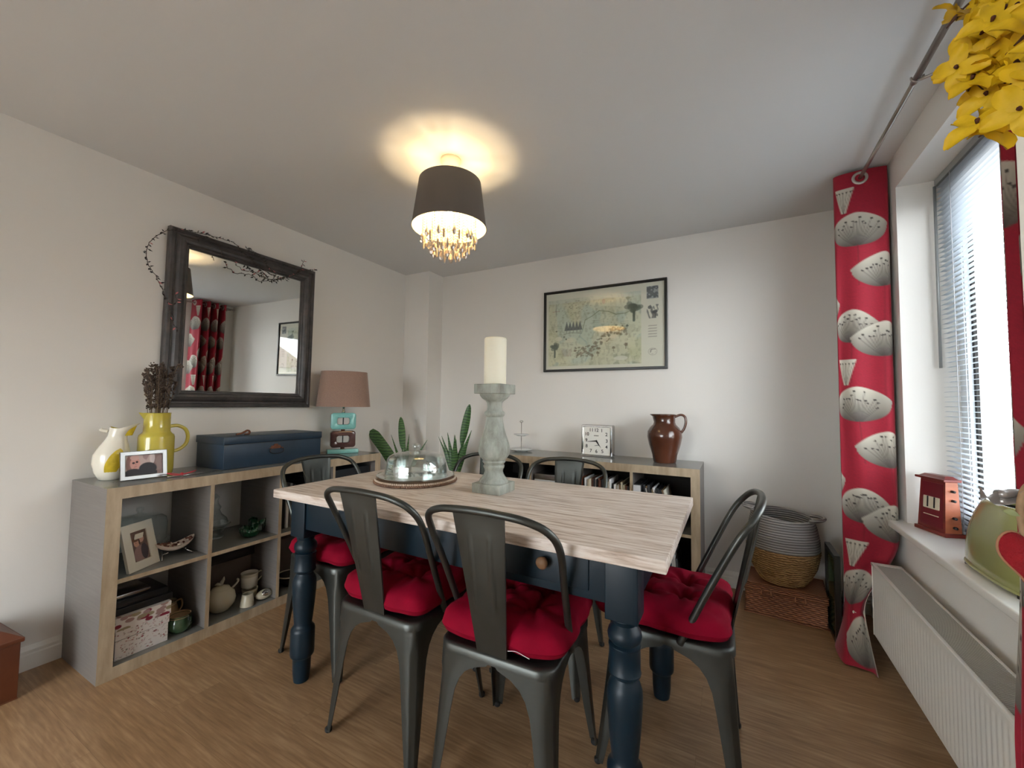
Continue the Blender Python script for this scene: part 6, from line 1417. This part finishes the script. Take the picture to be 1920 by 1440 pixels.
# felt heart on jute
hr = thing('felt_heart', 'red felt heart ornament hanging on jute at the right edge below the ribbon', 'heart ornament', (2.9669, 0.6825, 0.9991))
def HL(p): return Vector(p)-hr.location
hp2 = []
for k in range(48):
    t = 2*PI*k/48; hp2.append((0.0300*(16*math.sin(t)**3)/16, 0.0300*(13*math.cos(t)-5*math.cos(2*t)-2*math.cos(3*t)-math.cos(4*t))/16*1.12))
Bz = RZ(math.radians(24))@RX(PI/2)
rows = []
for sc_, z in ((0.0, 0.010), (0.5, 0.0095), (0.8, 0.007), (0.95, 0.003), (1.0, 0.0), (0.95, -0.003), (0.8, -0.007), (0.5, -0.0095), (0.0, -0.010)): rows.append([(x*sc_, y*sc_, z) for x, y in hp2])
hmb = MB(); hmb.grid(rows, closed_u=True, T=Bz, flip=True); hmb.build('heart', 'felt', hr)
MB().tube([Bz@Vector((x*1.01, y*1.01, 0)) for x, y in hp2], 0.0012, 6, closed=True).build('stitched_edge', 'felt_edge', hr)
top_ = Bz@Vector((0, 0.010, 0))
MB().tube(catmull([top_, HL((2.9625, 0.6784, 1.0318)), HL((2.9612, 0.6780, 1.0464)), HL((2.9637, 0.6808, 1.0610)), HL((2.9688, 0.6840, 1.0728)), HL((2.9769, 0.6892, 1.0788))], 5), 0.0032, 8).build('jute_cord', 'jute', hr)
lf = [[HL(p) for p in row] for row in ([(2.9421, 0.6630, 1.0484), (2.9421, 0.6630, 1.0484), (2.9421, 0.6630, 1.0484)], [(2.9443, 0.6641, 1.0497), (2.9443, 0.6642, 1.0483), (2.9442, 0.6643, 1.0470)], [(2.9465, 0.6653, 1.0506), (2.9464, 0.6654, 1.0481), (2.9464, 0.6655, 1.0456)], [(2.9487, 0.6664, 1.0509), (2.9486, 0.6666, 1.0476), (2.9486, 0.6667, 1.0444)], [(2.9509, 0.6676, 1.0506), (2.9508, 0.6678, 1.0470), (2.9508, 0.6680, 1.0434)], [(2.9530, 0.6689, 1.0495), (2.9530, 0.6690, 1.0462), (2.9530, 0.6692, 1.0429)], [(2.9552, 0.6701, 1.0477), (2.9552, 0.6703, 1.0452), (2.9551, 0.6704, 1.0426)], [(2.9574, 0.6714, 1.0453), (2.9574, 0.6715, 1.0440), (2.9573, 0.6716, 1.0426)], [(2.9595, 0.6728, 1.0426), (2.9595, 0.6728, 1.0426), (2.9595, 0.6728, 1.0426)])]
lm = MB(); lm.grid(lf); lm.grid([[p+Vector((-0.0003, 0.0005, 0)) for p in row] for row in lf], flip=True); lm.build('spotted_bow', 'spot_ribbon', hr)

# ------------------------------------------------------------------ brown leather box at the left edge
lb = thing('leather_box', 'brown leather covered box with worn edges at the left edge of the floor', 'box', (0.130, 0.395, 0.0), math.radians(4))
MB().box((-0.115, -0.13, 0), (0.115, 0.13, 0.215), bev=0.004).build('body', 'wood_brown', lb)
ld = MB(); ld.box((-0.123, -0.138, 0.215), (0.123, 0.138, 0.232), bev=0.004)
ld._add([(-0.118, -0.133, 0.232), (0.118, -0.133, 0.232), (0.118, 0.133, 0.232), (-0.118, 0.133, 0.232), (-0.07, -0.09, 0.262), (0.07, -0.09, 0.262), (0.07, 0.09, 0.262), (-0.07, 0.09, 0.262)], [(4, 5, 6, 7), (0, 1, 5, 4), (1, 2, 6, 5), (2, 3, 7, 6), (3, 0, 4, 7)])
ld.build('lid', 'wood_brown', lb)
MB().tube([(-0.113, -0.128, 0.004), (0.113, -0.128, 0.004), (0.113, 0.128, 0.004), (-0.113, 0.128, 0.004)], 0.004, 8, closed=True).build('base_trim', 'wood_brown_edge', lb)
